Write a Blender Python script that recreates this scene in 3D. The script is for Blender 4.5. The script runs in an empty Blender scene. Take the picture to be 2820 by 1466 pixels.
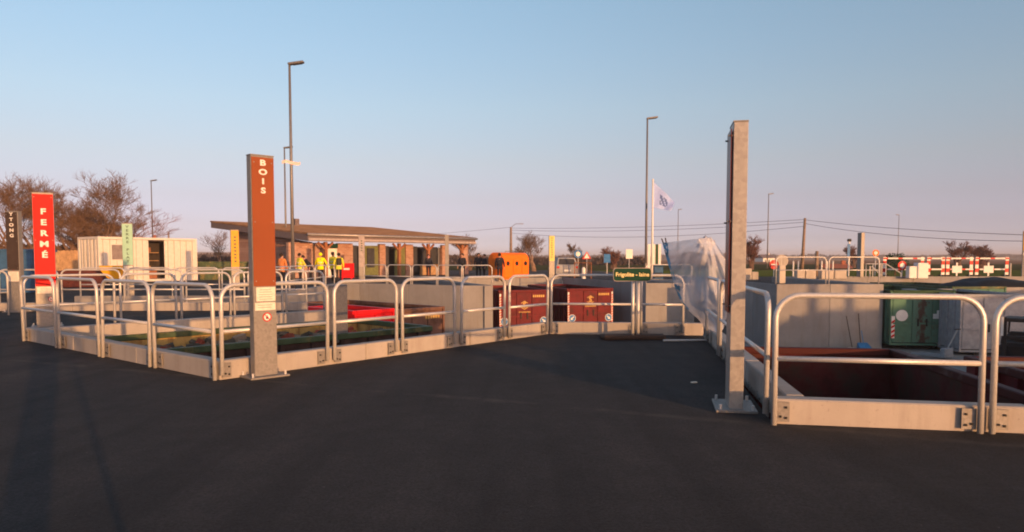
import bpy, bmesh, math, random
from mathutils import Vector, Matrix, noise
from mathutils.geometry import tessellate_polygon
R = math.radians
S = bpy.context.scene
COL = S.collection
random.seed(7)

# ------------------------------------------------------------------ camera, sky, sun, exposure
FPX, CX, PY, PITCH, CAMH = 1975.0, 1410.0, 828.0, R(3.37), 1.42     # focal length and principal point in photo pixels (2820 x 1466)
cd = bpy.data.cameras.new('camera'); cam = bpy.data.objects.new('camera', cd); COL.objects.link(cam)
cam.location = (0, 0, CAMH); cam.rotation_euler = (R(90) - PITCH, 0, 0)
cd.sensor_fit = 'HORIZONTAL'; cd.sensor_width = 36.0; cd.lens = 36.0 * FPX / 2820.0
cd.shift_y = (PY - 733.0) / 2820.0
cd.clip_start = 0.05; cd.clip_end = 9000
S.camera = cam
S.view_settings.view_transform = 'Standard'; S.view_settings.look = 'None'
S.view_settings.exposure = 1.0; S.view_settings.gamma = 1.0; S.view_settings.use_curve_mapping = False
S.cycles.filter_width = 1.9
S.cycles.max_bounces = 8; S.cycles.transparent_max_bounces = 16

SUN_EL = R(3.4)
SUNDIR = Vector((0.533, -0.846, math.tan(SUN_EL))).normalized()       # from the scene towards the sun (behind the camera, to its right)
w = bpy.data.worlds.new('World'); S.world = w; w.use_nodes = True
wt = w.node_tree; wt.nodes.clear()
wo = wt.nodes.new('ShaderNodeOutputWorld'); bg = wt.nodes.new('ShaderNodeBackground'); sky = wt.nodes.new('ShaderNodeTexSky')
sky.sky_type = 'NISHITA'; sky.sun_disc = False; sky.sun_elevation = SUN_EL
sky.sun_rotation = math.atan2(SUNDIR.x, SUNDIR.y)
sky.altitude = 60; sky.air_density = 0.5; sky.dust_density = 0.9; sky.ozone_density = 1.5
tc = wt.nodes.new('ShaderNodeTexCoord'); sx = wt.nodes.new('ShaderNodeSeparateXYZ'); rp = wt.nodes.new('ShaderNodeValToRGB'); mx = wt.nodes.new('ShaderNodeMixRGB')
wt.links.new(tc.outputs['Generated'], sx.inputs[0]); wt.links.new(sx.outputs['Z'], rp.inputs[0])
els = rp.color_ramp.elements                                         # evening air: the pink belt low down, blue above it
SKYRAMP = [(0.0, (1.75, 1.36, 2.0)), (0.006, (1.75, 1.36, 2.0)), (0.026, (1.27, 0.86, 1.07)), (0.046, (1.25, 0.755, 0.80)), (0.081, (1.38, 0.775, 0.67)), (0.13, (1.63, 0.965, 0.71)), (0.20, (1.86, 1.25, 0.895)), (0.27, (1.96, 1.44, 1.06)), (0.33, (2.04, 1.58, 1.17)), (0.6, (2.1, 1.7, 1.33))]
while len(els) < len(SKYRAMP): els.new(0.5)
for q, (p, c) in zip(els, SKYRAMP): q.position = p; q.color = (*c, 1)
mx.blend_type = 'MULTIPLY'; mx.inputs[0].default_value = 1.0
wt.links.new(sky.outputs[0], mx.inputs[1]); wt.links.new(rp.outputs[0], mx.inputs[2])
wt.links.new(mx.outputs[0], bg.inputs[0]); bg.inputs[1].default_value = 0.15
wt.links.new(bg.outputs[0], wo.inputs[0])
sl = bpy.data.lights.new('sun', 'SUN'); sun = bpy.data.objects.new('sun', sl); COL.objects.link(sun)
sl.energy = 2.7; sl.angle = R(0.5); sl.color = (1.0, 0.50, 0.19)
sun.rotation_euler = (-SUNDIR).to_track_quat('-Z', 'Y').to_euler(); sun.location = (20, -30, 20)

# ------------------------------------------------------------------ survey helpers: photo pixel -> place
FWD = Vector((0, math.cos(PITCH), -math.sin(PITCH))); DWN = Vector((0, -math.sin(PITCH), -math.cos(PITCH))); CAM = Vector((0, 0, CAMH))
def ray(x, y): return Vector((1, 0, 0)) * ((x - CX) / FPX) + FWD + DWN * ((y - PY) / FPX)
def G(x, y, z=0.0):
    d = ray(x, y); p = CAM + d * ((z - CAMH) / d.z); return Vector((p.x, p.y, z))
def W(x, y, Y):
    d = ray(x, y); return CAM + d * (Y / d.y)
def px(p):
    r = Vector(p) - CAM; k = r.dot(FWD); return CX + FPX * r.x / k, PY + FPX * r.dot(DWN) / k
def on_line(P, Q, x, z=0.0, lo=-0.6, hi=1.6):
    P = Vector((P[0], P[1], z)); Q = Vector((Q[0], Q[1], z)); sgn = 1 if px(Q)[0] > px(P)[0] else -1
    for _ in range(50):
        m = (lo + hi) / 2
        if (px(P.lerp(Q, m))[0] - x) * sgn < 0: lo = m
        else: hi = m
    return P.lerp(Q, m)

# ------------------------------------------------------------------ materials
MATS = {}
def nodes(name):
    m = bpy.data.materials.new(name); m.use_nodes = True; nt = m.node_tree; nt.nodes.clear()
    out = nt.nodes.new('ShaderNodeOutputMaterial'); b = nt.nodes.new('ShaderNodeBsdfPrincipled'); nt.links.new(b.outputs[0], out.inputs[0])
    MATS[name] = m; return m, nt, b, out
def add(nt, t, **kw):
    n = nt.nodes.new(t)
    for k, v in kw.items(): setattr(n, k, v)
    return n
def tex(nt, scale, detail=4, rough=0.55, stretch=None, coord='Object'):
    t = add(nt, 'ShaderNodeTexCoord'); n = add(nt, 'ShaderNodeTexNoise'); oi = add(nt, 'ShaderNodeObjectInfo'); sc_ = add(nt, 'ShaderNodeMath', operation='MULTIPLY'); sc_.inputs[1].default_value = 37.0; nt.links.new(oi.outputs['Random'], sc_.inputs[0]); va = add(nt, 'ShaderNodeVectorMath', operation='ADD'); nt.links.new(t.outputs[coord], va.inputs[0]); nt.links.new(sc_.outputs[0], va.inputs[1])
    n.inputs['Scale'].default_value = scale; n.inputs['Detail'].default_value = detail; n.inputs['Roughness'].default_value = rough
    if stretch:
        mp = add(nt, 'ShaderNodeMapping'); mp.inputs['Scale'].default_value = stretch
        nt.links.new(va.outputs[0], mp.inputs[0]); nt.links.new(mp.outputs[0], n.inputs['Vector'])
    else: nt.links.new(va.outputs[0], n.inputs['Vector'])
    return n
def ramp(nt, src, stops):
    r = add(nt, 'ShaderNodeValToRGB'); e = r.color_ramp.elements
    while len(e) < len(stops): e.new(0.5)
    for q, (p, c) in zip(e, stops): q.position = p; q.color = (*c, 1) if len(c) == 3 else c
    nt.links.new(src, r.inputs[0]); return r
def mixc(nt, fac, a, b, mode='MIX'):
    m = add(nt, 'ShaderNodeMixRGB', blend_type=mode)
    for i, v in ((0, fac), (1, a), (2, b)):
        if hasattr(v, 'is_linked') or hasattr(v, 'links'): nt.links.new(v, m.inputs[i])
        elif i == 0: m.inputs[0].default_value = v
        else: m.inputs[i].default_value = (*v, 1)
    return m.outputs[0]
def bump(nt, b, src, strength, dist=0.01):
    n = add(nt, 'ShaderNodeBump'); n.inputs['Strength'].default_value = strength; n.inputs['Distance'].default_value = dist
    nt.links.new(src, n.inputs['Height']); nt.links.new(n.outputs[0], b.inputs['Normal'])
def mat(name, c, rough=0.6, metal=0.0, var=0.18, scale=5.0, bmp=0.0, bscale=60.0, dirt=None, dirt_amt=0.5, dscale=2.5, stretch=None):
    """paint / plastic / cloth: base colour with uneven tone, optional worn patches of a second colour"""
    m, nt, b, o = nodes(name)
    n = tex(nt, scale)
    lo = tuple(x * (1 - var) for x in c); hi = tuple(min(1, x * (1 + var)) for x in c)
    col = ramp(nt, n.outputs[0], [(0.3, lo), (0.7, hi)]).outputs[0]
    if dirt:
        d = tex(nt, dscale, 8, 0.68, stretch); f = ramp(nt, d.outputs[0], [(1 - dirt_amt - 0.08, (0, 0, 0)), (1 - dirt_amt + 0.1, (1, 1, 1))]).outputs[0]
        col = mixc(nt, f, col, dirt)
    nt.links.new(col, b.inputs['Base Color']); b.inputs['Roughness'].default_value = rough; b.inputs['Metallic'].default_value = metal; b.inputs['Specular IOR Level'].default_value = 0.16
    if rough > .94: b.inputs['Diffuse Roughness'].default_value = 1.0; b.inputs['Specular IOR Level'].default_value = 0.0
    if bmp: bump(nt, b, tex(nt, bscale, 5).outputs[0], bmp)
    return m

def asphalt():
    m, nt, b, o = nodes('asphalt')
    big = ramp(nt, tex(nt, 0.35, 6, 0.65).outputs[0], [(0.3, (0.032, 0.033, 0.039)), (0.7, (0.064, 0.062, 0.067))]).outputs[0]
    fine = ramp(nt, tex(nt, 55, 3, 0.7).outputs[0], [(0.3, (0.45, 0.45, 0.46)), (0.72, (1.6, 1.56, 1.52))]).outputs[0]
    col = mixc(nt, 1.0, big, fine, 'MULTIPLY')
    mid = ramp(nt, tex(nt, 3.2, 6, 0.7).outputs[0], [(0.3, (0.78, 0.78, 0.8)), (0.7, (1.25, 1.22, 1.2))]).outputs[0]
    col = mixc(nt, 1.0, col, mid, 'MULTIPLY')
    streak = ramp(nt, tex(nt, 0.9, 6, 0.7, (0.25, 1.6, 1)).outputs[0], [(0.58, (0, 0, 0)), (0.76, (0.55, 0.55, 0.55))]).outputs[0]
    col = mixc(nt, streak, col, (0.10, 0.092, 0.085))
    t = add(nt, 'ShaderNodeTexCoord'); mp = add(nt, 'ShaderNodeMapping'); mp.inputs['Rotation'].default_value = (0, 0, R(-14)); mp.inputs['Scale'].default_value = (1.9, 0.12, 1); nt.links.new(t.outputs['Object'], mp.inputs[0])
    wv = add(nt, 'ShaderNodeTexNoise'); wv.inputs['Scale'].default_value = 1.0; wv.inputs['Detail'].default_value = 3; nt.links.new(mp.outputs[0], wv.inputs['Vector'])
    tr = ramp(nt, wv.outputs[0], [(0.40, (0.74, 0.74, 0.76)), (0.48, (1, 1, 1)), (0.54, (1, 1, 1)), (0.64, (1.3, 1.27, 1.24))]).outputs[0]
    col = mixc(nt, 1.0, col, tr, 'MULTIPLY')
    sp = add(nt, 'ShaderNodeSeparateXYZ'); nt.links.new(t.outputs['Object'], sp.inputs[0])       # dusty paving joint across the yard
    w1 = add(nt, 'ShaderNodeMath', operation='MULTIPLY_ADD'); w1.inputs[1].default_value = 0.42; nt.links.new(sp.outputs['X'], w1.inputs[0]); nt.links.new(sp.outputs['Y'], w1.inputs[2])
    w2 = add(nt, 'ShaderNodeMath', operation='MULTIPLY_ADD'); w2.inputs[1].default_value = 0.35; nt.links.new(tex(nt, 1.2, 4).outputs[0], w2.inputs[0]); nt.links.new(w1.outputs[0], w2.inputs[2])
    w3 = add(nt, 'ShaderNodeMath', operation='SUBTRACT'); w3.inputs[1].default_value = 7.17; nt.links.new(w2.outputs[0], w3.inputs[0])
    w4 = add(nt, 'ShaderNodeMath', operation='ABSOLUTE'); nt.links.new(w3.outputs[0], w4.inputs[0])
    ln = ramp(nt, w4.outputs[0], [(0.0, (0.9, 0.9, 0.9)), (0.11, (0, 0, 0))]).outputs[0]
    br = ramp(nt, tex(nt, 2.0, 4, 0.6).outputs[0], [(0.42, (0, 0, 0)), (0.6, (1, 1, 1))]).outputs[0]
    col = mixc(nt, mixc(nt, 1.0, ln, br, 'MULTIPLY'), col, (0.13, 0.12, 0.11))
    grit = ramp(nt, tex(nt, 34, 2, 0.5).outputs[0], [(0.765, (0, 0, 0)), (0.79, (0.8, 0.8, 0.8))]).outputs[0]
    col = mixc(nt, grit, col, (0.24, 0.22, 0.2))
    nt.links.new(col, b.inputs['Base Color']); b.inputs['Roughness'].default_value = 0.8; b.inputs['Specular IOR Level'].default_value = 0.3; b.inputs['Diffuse Roughness'].default_value = 1.0
    a = add(nt, 'ShaderNodeMath', operation='ADD'); nt.links.new(tex(nt, 26, 6, 0.75).outputs[0], a.inputs[0]); nt.links.new(tex(nt, 120, 3, 0.6).outputs[0], a.inputs[1])
    bump(nt, b, a.outputs[0], 1.0, 0.08)
def concrete(name, c, stain=(0.20, 0.16, 0.13)):
    m, nt, b, o = nodes(name)
    col = ramp(nt, tex(nt, 1.3, 7, 0.65).outputs[0], [(0.28, tuple(x * 0.86 for x in c)), (0.72, tuple(x * 1.1 for x in c))]).outputs[0]
    f = ramp(nt, tex(nt, 1.1, 6, 0.7, (3.0, 3.0, 0.35)).outputs[0], [(0.5, (0, 0, 0)), (0.8, (0.6, 0.6, 0.6))]).outputs[0]
    col = mixc(nt, f, col, stain)
    sc = ramp(nt, tex(nt, 6, 8, 0.75).outputs[0], [(0.62, (0, 0, 0)), (0.72, (0.5, 0.5, 0.5))]).outputs[0]
    col = mixc(nt, sc, col, tuple(x * .62 for x in c))
    pit = ramp(nt, tex(nt, 38, 4, 0.6).outputs[0], [(0.24, (0.55, 0.53, 0.5)), (0.36, (1, 1, 1))]).outputs[0]
    col = mixc(nt, 1.0, col, pit, 'MULTIPLY')
    oi = add(nt, 'ShaderNodeObjectInfo'); col = mixc(nt, 1.0, col, ramp(nt, oi.outputs['Random'], [(0.0, (0.88, 0.88, 0.89)), (1.0, (1.10, 1.09, 1.07))]).outputs[0], 'MULTIPLY')
    nt.links.new(col, b.inputs['Base Color']); b.inputs['Roughness'].default_value = 0.85
    bump(nt, b, tex(nt, 45, 6, 0.65).outputs[0], 0.25, 0.006)
def galv(name, c, metal=0.55, rough=0.42, lo=0.78, hi=1.15, vs=42, blot=1.45):
    m, nt, b, o = nodes(name)
    t = add(nt, 'ShaderNodeTexCoord'); v = add(nt, 'ShaderNodeTexVoronoi'); v.inputs['Scale'].default_value = vs
    nt.links.new(t.outputs['Object'], v.inputs['Vector'])
    sp = ramp(nt, v.outputs['Color'], [(0.1, tuple(x * lo for x in c)), (0.9, tuple(x * hi for x in c))]).outputs[0]
    f = ramp(nt, tex(nt, 9, 6, 0.7).outputs[0], [(0.6, (0, 0, 0)), (0.75, (0.6, 0.6, 0.6))]).outputs[0]
    col = mixc(nt, f, sp, tuple(min(1, x * blot) for x in c))
    nt.links.new(col, b.inputs['Base Color']); b.inputs['Metallic'].default_value = metal; b.inputs['Roughness'].default_value = rough
    bump(nt, b, tex(nt, 30, 4).outputs[0], 0.08, 0.004)
def brick():
    m, nt, b, o = nodes('brick_masonry')
    t = add(nt, 'ShaderNodeTexCoord'); mp = add(nt, 'ShaderNodeMapping'); mp.inputs['Rotation'].default_value = (R(90), 0, 0)
    nt.links.new(t.outputs['Object'], mp.inputs[0])
    k = add(nt, 'ShaderNodeTexBrick'); nt.links.new(mp.outputs[0], k.inputs['Vector'])
    k.inputs['Scale'].default_value = 1.0; k.inputs['Brick Width'].default_value = 0.32; k.inputs['Row Height'].default_value = 0.12; k.inputs['Mortar Size'].default_value = 0.012
    k.inputs['Color1'].default_value = (0.30, 0.13, 0.085, 1); k.inputs['Color2'].default_value = (0.44, 0.24, 0.17, 1); k.inputs['Mortar'].default_value = (0.36, 0.30, 0.26, 1)
    col = mixc(nt, ramp(nt, tex(nt, 2.2, 5).outputs[0], [(0.4, (0, 0, 0)), (0.75, (0.6, 0.6, 0.6))]).outputs[0], k.outputs['Color'], (0.46, 0.30, 0.23))
    nt.links.new(col, b.inputs['Base Color']); b.inputs['Roughness'].default_value = 0.9
    bump(nt, b, k.outputs['Fac'], 0.4, 0.01)
def fields():
    m, nt, b, o = nodes('farmland')
    t = add(nt, 'ShaderNodeTexCoord'); s = add(nt, 'ShaderNodeSeparateXYZ'); nt.links.new(t.outputs['Object'], s.inputs[0])
    q = add(nt, 'ShaderNodeMath', operation='MULTIPLY'); q.inputs[1].default_value = 1 / 1600.0; nt.links.new(s.outputs['Y'], q.inputs[0])
    nz = tex(nt, 0.004, 3); a = add(nt, 'ShaderNodeMath', operation='MULTIPLY_ADD'); a.inputs[1].default_value = 0.06; nt.links.new(nz.outputs[0], a.inputs[0]); nt.links.new(q.outputs[0], a.inputs[2])
    bands = ramp(nt, a.outputs[0], [(0.0, (0.09, 0.10, 0.045)), (0.135, (0.085, 0.095, 0.04)), (0.15, (0.27, 0.16, 0.10)), (0.42, (0.30, 0.18, 0.115)), (0.45, (0.10, 0.11, 0.06)), (0.6, (0.16, 0.12, 0.09))])
    fine = ramp(nt, tex(nt, 0.5, 6, 0.7).outputs[0], [(0.3, (0.7, 0.7, 0.7)), (0.7, (1.25, 1.25, 1.25))]).outputs[0]
    nt.links.new(mixc(nt, 1.0, bands.outputs[0], fine, 'MULTIPLY'), b.inputs['Base Color']); b.inputs['Roughness'].default_value = 1.0; b.inputs['Diffuse Roughness'].default_value = 1.0; b.inputs['Specular IOR Level'].default_value = 0.0
    bump(nt, b, tex(nt, 1.5, 6, 0.7).outputs[0], 1.0, 0.8)
def rusty_door():
    m, nt, b, o = nodes('green_rusty')
    t = add(nt, 'ShaderNodeTexCoord'); s_ = add(nt, 'ShaderNodeSeparateXYZ'); nt.links.new(t.outputs['Object'], s_.inputs[0])
    a = add(nt, 'ShaderNodeMath', operation='ABSOLUTE'); nt.links.new(s_.outputs['X'], a.inputs[0])
    k = add(nt, 'ShaderNodeMath', operation='MULTIPLY_ADD'); k.inputs[1].default_value = -0.75; nt.links.new(a.outputs[0], k.inputs[0]); nt.links.new(tex(nt, 3.2, 8, 0.7, (1.5, 1, 0.8)).outputs[0], k.inputs[2])
    f = ramp(nt, k.outputs[0], [(0.34, (0, 0, 0)), (0.46, (1, 1, 1))]).outputs[0]
    nt.links.new(mixc(nt, f, (0.085, 0.19, 0.13), (0.075, 0.035, 0.02)), b.inputs['Base Color']); b.inputs['Roughness'].default_value = 0.7
def film():
    m, nt, b, o = nodes('plastic_film')
    tr = add(nt, 'ShaderNodeBsdfTransparent'); tr.inputs[0].default_value = (0.93, 0.93, 0.95, 1)
    tl = add(nt, 'ShaderNodeBsdfTranslucent'); tl.inputs[0].default_value = (0.72, 0.74, 0.80, 1)
    b.inputs['Base Color'].default_value = (0.74, 0.77, 0.86, 1); b.inputs['Roughness'].default_value = 0.25
    a = add(nt, 'ShaderNodeMixShader'); a.inputs[0].default_value = 0.35; nt.links.new(b.outputs[0], a.inputs[1]); nt.links.new(tl.outputs[0], a.inputs[2])
    f = ramp(nt, tex(nt, 2.6, 6, 0.65).outputs[0], [(0.3, (0.52, 0.52, 0.52)), (0.75, (0.72, 0.72, 0.72))])
    c = add(nt, 'ShaderNodeMixShader'); nt.links.new(f.outputs[0], c.inputs[0]); nt.links.new(tr.outputs[0], c.inputs[1]); nt.links.new(a.outputs[0], c.inputs[2])
    nt.links.new(c.outputs[0], o.inputs[0]); bump(nt, b, tex(nt, 6, 4, 0.55).outputs[0], 0.35, 0.03)

asphalt(); concrete('kerb_concrete', (0.378, 0.345, 0.315)); concrete('wall_concrete', (0.265, 0.258, 0.255)); concrete('yard_concrete', (0.24, 0.235, 0.23))
concrete('cream_concrete', (0.48, 0.43, 0.37))
galv('galvanized', (0.58, 0.57, 0.56), 0.3, 0.38, .93, 1.05, 60, 1.08); galv('galvanized_column', (0.23, 0.215, 0.20), 0.2, 0.5, .88, 1.12, 36, 1.45); galv('galvanized_bright', (0.36, 0.335, 0.31), 0.25, 0.42, .86, 1.14, 30, 1.5); galv('pole_steel', (0.20, 0.19, 0.19), 0.4, 0.5)
brick(); fields(); film(); rusty_door()
M = lambda n: MATS[n]
mat('brown_panel', (0.25, 0.068, 0.024), 0.5, var=0.06, scale=2); mat('red_panel', (0.66, 0.016, 0.012), 0.6, var=0.05); mat('dark_panel', (0.055, 0.04, 0.035), 0.5)
mat('mint_panel', (0.30, 0.52, 0.40), 0.5, var=0.05); mat('amber_panel', (0.62, 0.33, 0.03), 0.5, var=0.05); mat('lime_panel', (0.62, 0.56, 0.16), 0.5, var=0.05)
mat('pale_panel', (0.36, 0.31, 0.30), 0.5); mat('maroon_panel', (0.10, 0.02, 0.018), 0.35)
mat('white', (0.74, 0.72, 0.68), 0.5, var=0.06); mat('paper', (0.72, 0.67, 0.58), 0.7, var=0.12, scale=24); mat('black', (0.018, 0.018, 0.02), 0.5); mat('soot', (0.03, 0.026, 0.025), 0.8)
mat('letter_dark', (0.06, 0.10, 0.08), 0.6); mat('ink', (0.30, 0.25, 0.22), 0.7); mat('red', (0.55, 0.025, 0.02), 0.45); mat('bright_red', (0.66, 0.012, 0.016), 0.4, var=0.08)
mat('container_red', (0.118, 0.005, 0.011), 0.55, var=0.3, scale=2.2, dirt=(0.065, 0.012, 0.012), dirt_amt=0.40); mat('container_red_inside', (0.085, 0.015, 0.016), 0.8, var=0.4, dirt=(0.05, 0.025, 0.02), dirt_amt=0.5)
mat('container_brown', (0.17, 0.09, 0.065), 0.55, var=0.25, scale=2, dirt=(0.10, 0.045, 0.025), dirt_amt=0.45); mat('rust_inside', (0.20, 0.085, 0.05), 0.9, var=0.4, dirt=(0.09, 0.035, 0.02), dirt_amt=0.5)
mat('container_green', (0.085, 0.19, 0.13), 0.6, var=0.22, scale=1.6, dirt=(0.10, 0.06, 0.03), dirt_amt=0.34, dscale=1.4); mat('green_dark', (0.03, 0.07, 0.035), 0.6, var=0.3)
mat('rim_worn', (0.055, 0.011, 0.011), 0.6, var=0.15, scale=1.5, dirt=(0.15, 0.12, 0.115), dirt_amt=0.36, dscale=.9); mat('ochre_rust', (0.44, 0.29, 0.10), 0.8, var=0.25, scale=3, dirt=(0.16, 0.055, 0.02), dirt_amt=0.42, dscale=2.2, stretch=(2, 2, 0.6)); mat('brown_dark_inside', (0.055, 0.032, 0.028), 0.85, var=0.4)
mat('green_rim', (0.055, 0.085, 0.045), 0.5, var=0.4, scale=3, dirt=(0.22, 0.17, 0.06), dirt_amt=0.40)
mat('container_grey', (0.30, 0.31, 0.33), 0.5); mat('yellow_mark', (0.55, 0.34, 0.10), 0.5); mat('blue_sign', (0.03, 0.16, 0.40), 0.4)
mat('skip_maroon', (0.09, 0.022, 0.022), 0.6); mat('blue_paint', (0.035, 0.10, 0.21), 0.45, var=0.2); mat('orange_plastic', (0.88, 0.18, 0.008), 0.5, var=0.06)
mat('yellow_plastic', (0.78, 0.40, 0.015), 0.4, var=0.06); mat('rubber', (0.06, 0.04, 0.032), 0.85, bmp=0.3); mat('sign_green', (0.010, 0.05, 0.032), 0.8); mat('sign_text', (0.85, 0.72, 0.36), 0.5)
mat('cabin_white', (0.66, 0.62, 0.56), 0.5, var=0.08, dirt=(0.45, 0.36, 0.28), dirt_amt=0.32); mat('glass_dark', (0.05, 0.05, 0.055), 0.1); mat('window_grey', (0.24, 0.20, 0.19), 0.3)
mat('roof_moss', (0.165, 0.108, 0.075), 0.95, var=0.35, scale=1.2, bmp=1.0, bscale=5); mat('fascia', (0.16, 0.125, 0.125), 0.6, var=0.1); mat('zinc', (0.34, 0.32, 0.31), 0.4, 0.4)
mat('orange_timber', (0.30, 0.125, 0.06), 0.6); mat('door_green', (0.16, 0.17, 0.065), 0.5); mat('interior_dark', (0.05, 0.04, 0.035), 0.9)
mat('bark', (0.15, 0.095, 0.07), 0.95, var=0.3); mat('twig', (0.13, 0.078, 0.048), 0.95, var=0.3); mat('twig_red', (0.17, 0.08, 0.062), 0.95, var=0.3); mat('trunk_light', (0.26, 0.17, 0.12), 0.95, var=0.3)
mat('hedge_far', (0.085, 0.062, 0.056), 1.0, var=0.12, scale=0.05); mat('hills_far', (0.12, 0.095, 0.09), 1.0, var=0.2, scale=0.01); mat('timber_board', (0.40, 0.25, 0.13), 0.8, var=0.3, scale=3)
mat('skin', (0.45, 0.25, 0.18), 0.6); mat('hair', (0.03, 0.02, 0.016), 0.8); mat('trouser', (0.022, 0.022, 0.03), 0.9); mat('coat_dark', (0.025, 0.026, 0.036), 0.9); mat('coat_orange', (0.62, 0.22, 0.07), 0.8)
mat('hi_vis', (0.70, 0.66, 0.045), 0.7, var=0.1); mat('hi_vis_bright', (0.85, 0.76, 0.0), 0.7, var=0.06); mat('skin_pink', (0.5, 0.25, 0.24), 0.6)
mat('flag_white', (0.36, 0.47, 0.85), 0.8, var=0.05); mat('flag_blue', (0.10, 0.16, 0.40), 0.8); mat('wood_pole', (0.24, 0.17, 0.12), 0.9, var=0.25); mat('cable', (0.06, 0.055, 0.055), 0.7)
mat('film_blue', (0.12, 0.36, 0.58), 0.4); mat('grass', (0.05, 0.075, 0.022), 0.95, var=0.4); mat('brick_red', (0.34, 0.12, 0.07), 0.9); mat('rubble', (0.20, 0.17, 0.14), 0.95, var=0.5, scale=2); mat('rubble_red', (0.26, 0.07, 0.05), 0.95); mat('rubble_dark', (0.085, 0.085, 0.075), 0.95)
mat('broom_blue', (0.04, 0.20, 0.42), 0.5); mat('dark_sheet', (0.012, 0.014, 0.018), 0.6); mat('tape', (0.8, 0.62, 0.56), 0.5); mat('aluminium', (0.42, 0.42, 0.42), 0.4, 0.6)

# ------------------------------------------------------------------ mesh building
class MB:
    def __init__(s): s.v = []; s.f = []; s.mi = []
    def add(s, vs, fs, m=0):
        o = len(s.v); s.v += [tuple(v) for v in vs]; s.f += [tuple(i + o for i in f) for f in fs]; s.mi += [m] * len(fs); return s
    def box(s, c, d, rz=0.0, m=0, rx=0.0, ry=0.0, bev=0.0):
        hx, hy, hz = d[0] / 2, d[1] / 2, d[2] / 2
        if bev > 0:
            b = min(bev, hx * .9, hy * .9, hz * .9)
            vs = []; fs = []
            import itertools
            idx = {}
            for sx_, sy_, sz_ in itertools.product((-1, 1), repeat=3):
                for a in range(3):
                    q = [sx_ * hx, sy_ * hy, sz_ * hz]
                    for k in range(3):
                        if k != a: q[k] -= (sx_, sy_, sz_)[k] * b
                    idx[(sx_, sy_, sz_, a)] = len(vs); vs.append(q)
            for a in range(3):
                i, j = [k for k in range(3) if k != a]
                for sg in (-1, 1):
                    loop = []
                    for (u, w_) in ((-1, -1), (1, -1), (1, 1), (-1, 1)):
                        t = [0, 0, 0]; t[a] = sg; t[i] = u; t[j] = w_; loop.append(idx[(*t, a)])
                    flip = (sg > 0) == (a == 1)
                    fs.append(loop[::-1] if flip else loop)
            for a in range(3):
                i, j = [k for k in range(3) if k != a]
                for u in (-1, 1):
                    for w_ in (-1, 1):
                        t0 = [0, 0, 0]; t1 = [0, 0, 0]; t0[a] = -1; t1[a] = 1
                        for t in (t0, t1): t[i] = u; t[j] = w_
                        fs.append([idx[(*t0, i)], idx[(*t1, i)], idx[(*t1, j)], idx[(*t0, j)]])
            for c_ in itertools.product((-1, 1), repeat=3): fs.append([idx[(*c_, 0)], idx[(*c_, 1)], idx[(*c_, 2)]])
        else:
            vs = [(-hx, -hy, -hz), (hx, -hy, -hz), (hx, hy, -hz), (-hx, hy, -hz), (-hx, -hy, hz), (hx, -hy, hz), (hx, hy, hz), (-hx, hy, hz)]
            fs = [(0, 3, 2, 1), (4, 5, 6, 7), (0, 1, 5, 4), (1, 2, 6, 5), (2, 3, 7, 6), (3, 0, 4, 7)]
        T = Matrix.Translation(c) @ Matrix.Rotation(rz, 4, 'Z') @ Matrix.Rotation(ry, 4, 'Y') @ Matrix.Rotation(rx, 4, 'X')
        return s.add([T @ Vector(v) for v in vs], fs, m)
    def tube(s, pts, r, n=8, m=0, cap=True):
        pts = [Vector(p) for p in pts]; rs = r if isinstance(r, (list, tuple)) else [r] * len(pts)
        vs = []; ref = None
        for i, p in enumerate(pts):
            t = (pts[min(i + 1, len(pts) - 1)] - pts[max(i - 1, 0)]).normalized()
            if ref is None: ref = Vector((0, 0, 1)) if abs(t.z) < 0.9 else Vector((1, 0, 0))
            a = t.cross(ref);
            if a.length < 1e-5: a = t.cross(Vector((0, 1, 0)))
            a.normalize(); b = a.cross(t).normalized(); ref = b
            for k in range(n):
                an = 2 * math.pi * k / n; vs.append(p + (a * math.cos(an) + b * math.sin(an)) * rs[i])
        fs = []
        for i in range(len(pts) - 1):
            for k in range(n): fs.append((i * n + k, i * n + (k + 1) % n, (i + 1) * n + (k + 1) % n, (i + 1) * n + k))
        if cap and n > 3: fs.append(tuple(range(n))[::-1]); fs.append(tuple((len(pts) - 1) * n + k for k in range(n)))
        return s.add(vs, fs, m)
    def prism(s, poly, y0, y1, m=0):
        """polygon in X,Z extruded along Y"""
        n = len(poly); vs = [(p[0], y0, p[1]) for p in poly] + [(p[0], y1, p[1]) for p in poly]
        fs = [tuple(range(n)), tuple(range(2 * n - 1, n - 1, -1))] + [(i, i + n, (i + 1) % n + n, (i + 1) % n) for i in range(n)]
        return s.add(vs, fs, m)
    def disc(s, c, r, t, n=24, m=0):
        """round plate facing -Y, thickness t"""
        return s.prism([(c[0] + r * math.cos(2 * math.pi * k / n), c[2] + r * math.sin(2 * math.pi * k / n)) for k in range(n)], c[1], c[1] + t, m)
    def build(s, name, mats, parent=None, smooth=False):
        me = bpy.data.meshes.new(name); me.from_pydata(s.v, [], s.f); me.validate()
        if not isinstance(mats, (list, tuple)): mats = [mats]
        for q in mats: me.materials.append(MATS[q] if isinstance(q, str) else q)
        for p, i in zip(me.polygons, s.mi): p.material_index = i; p.use_smooth = smooth
        bm = bmesh.new(); bm.from_mesh(me); bmesh.ops.recalc_face_normals(bm, faces=bm.faces); bm.to_mesh(me); bm.free()
        return link(name, me, parent)
def link(name, me, parent=None):
    o = bpy.data.objects.new(name, me); COL.objects.link(o)
    if parent: o.parent = parent
    return o
def tag(o, label=None, cat=None, group=None, kind=None):
    for k, v in (('label', label), ('category', cat), ('group', group), ('kind', kind)):
        if v: o[k] = v
    return o
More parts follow.
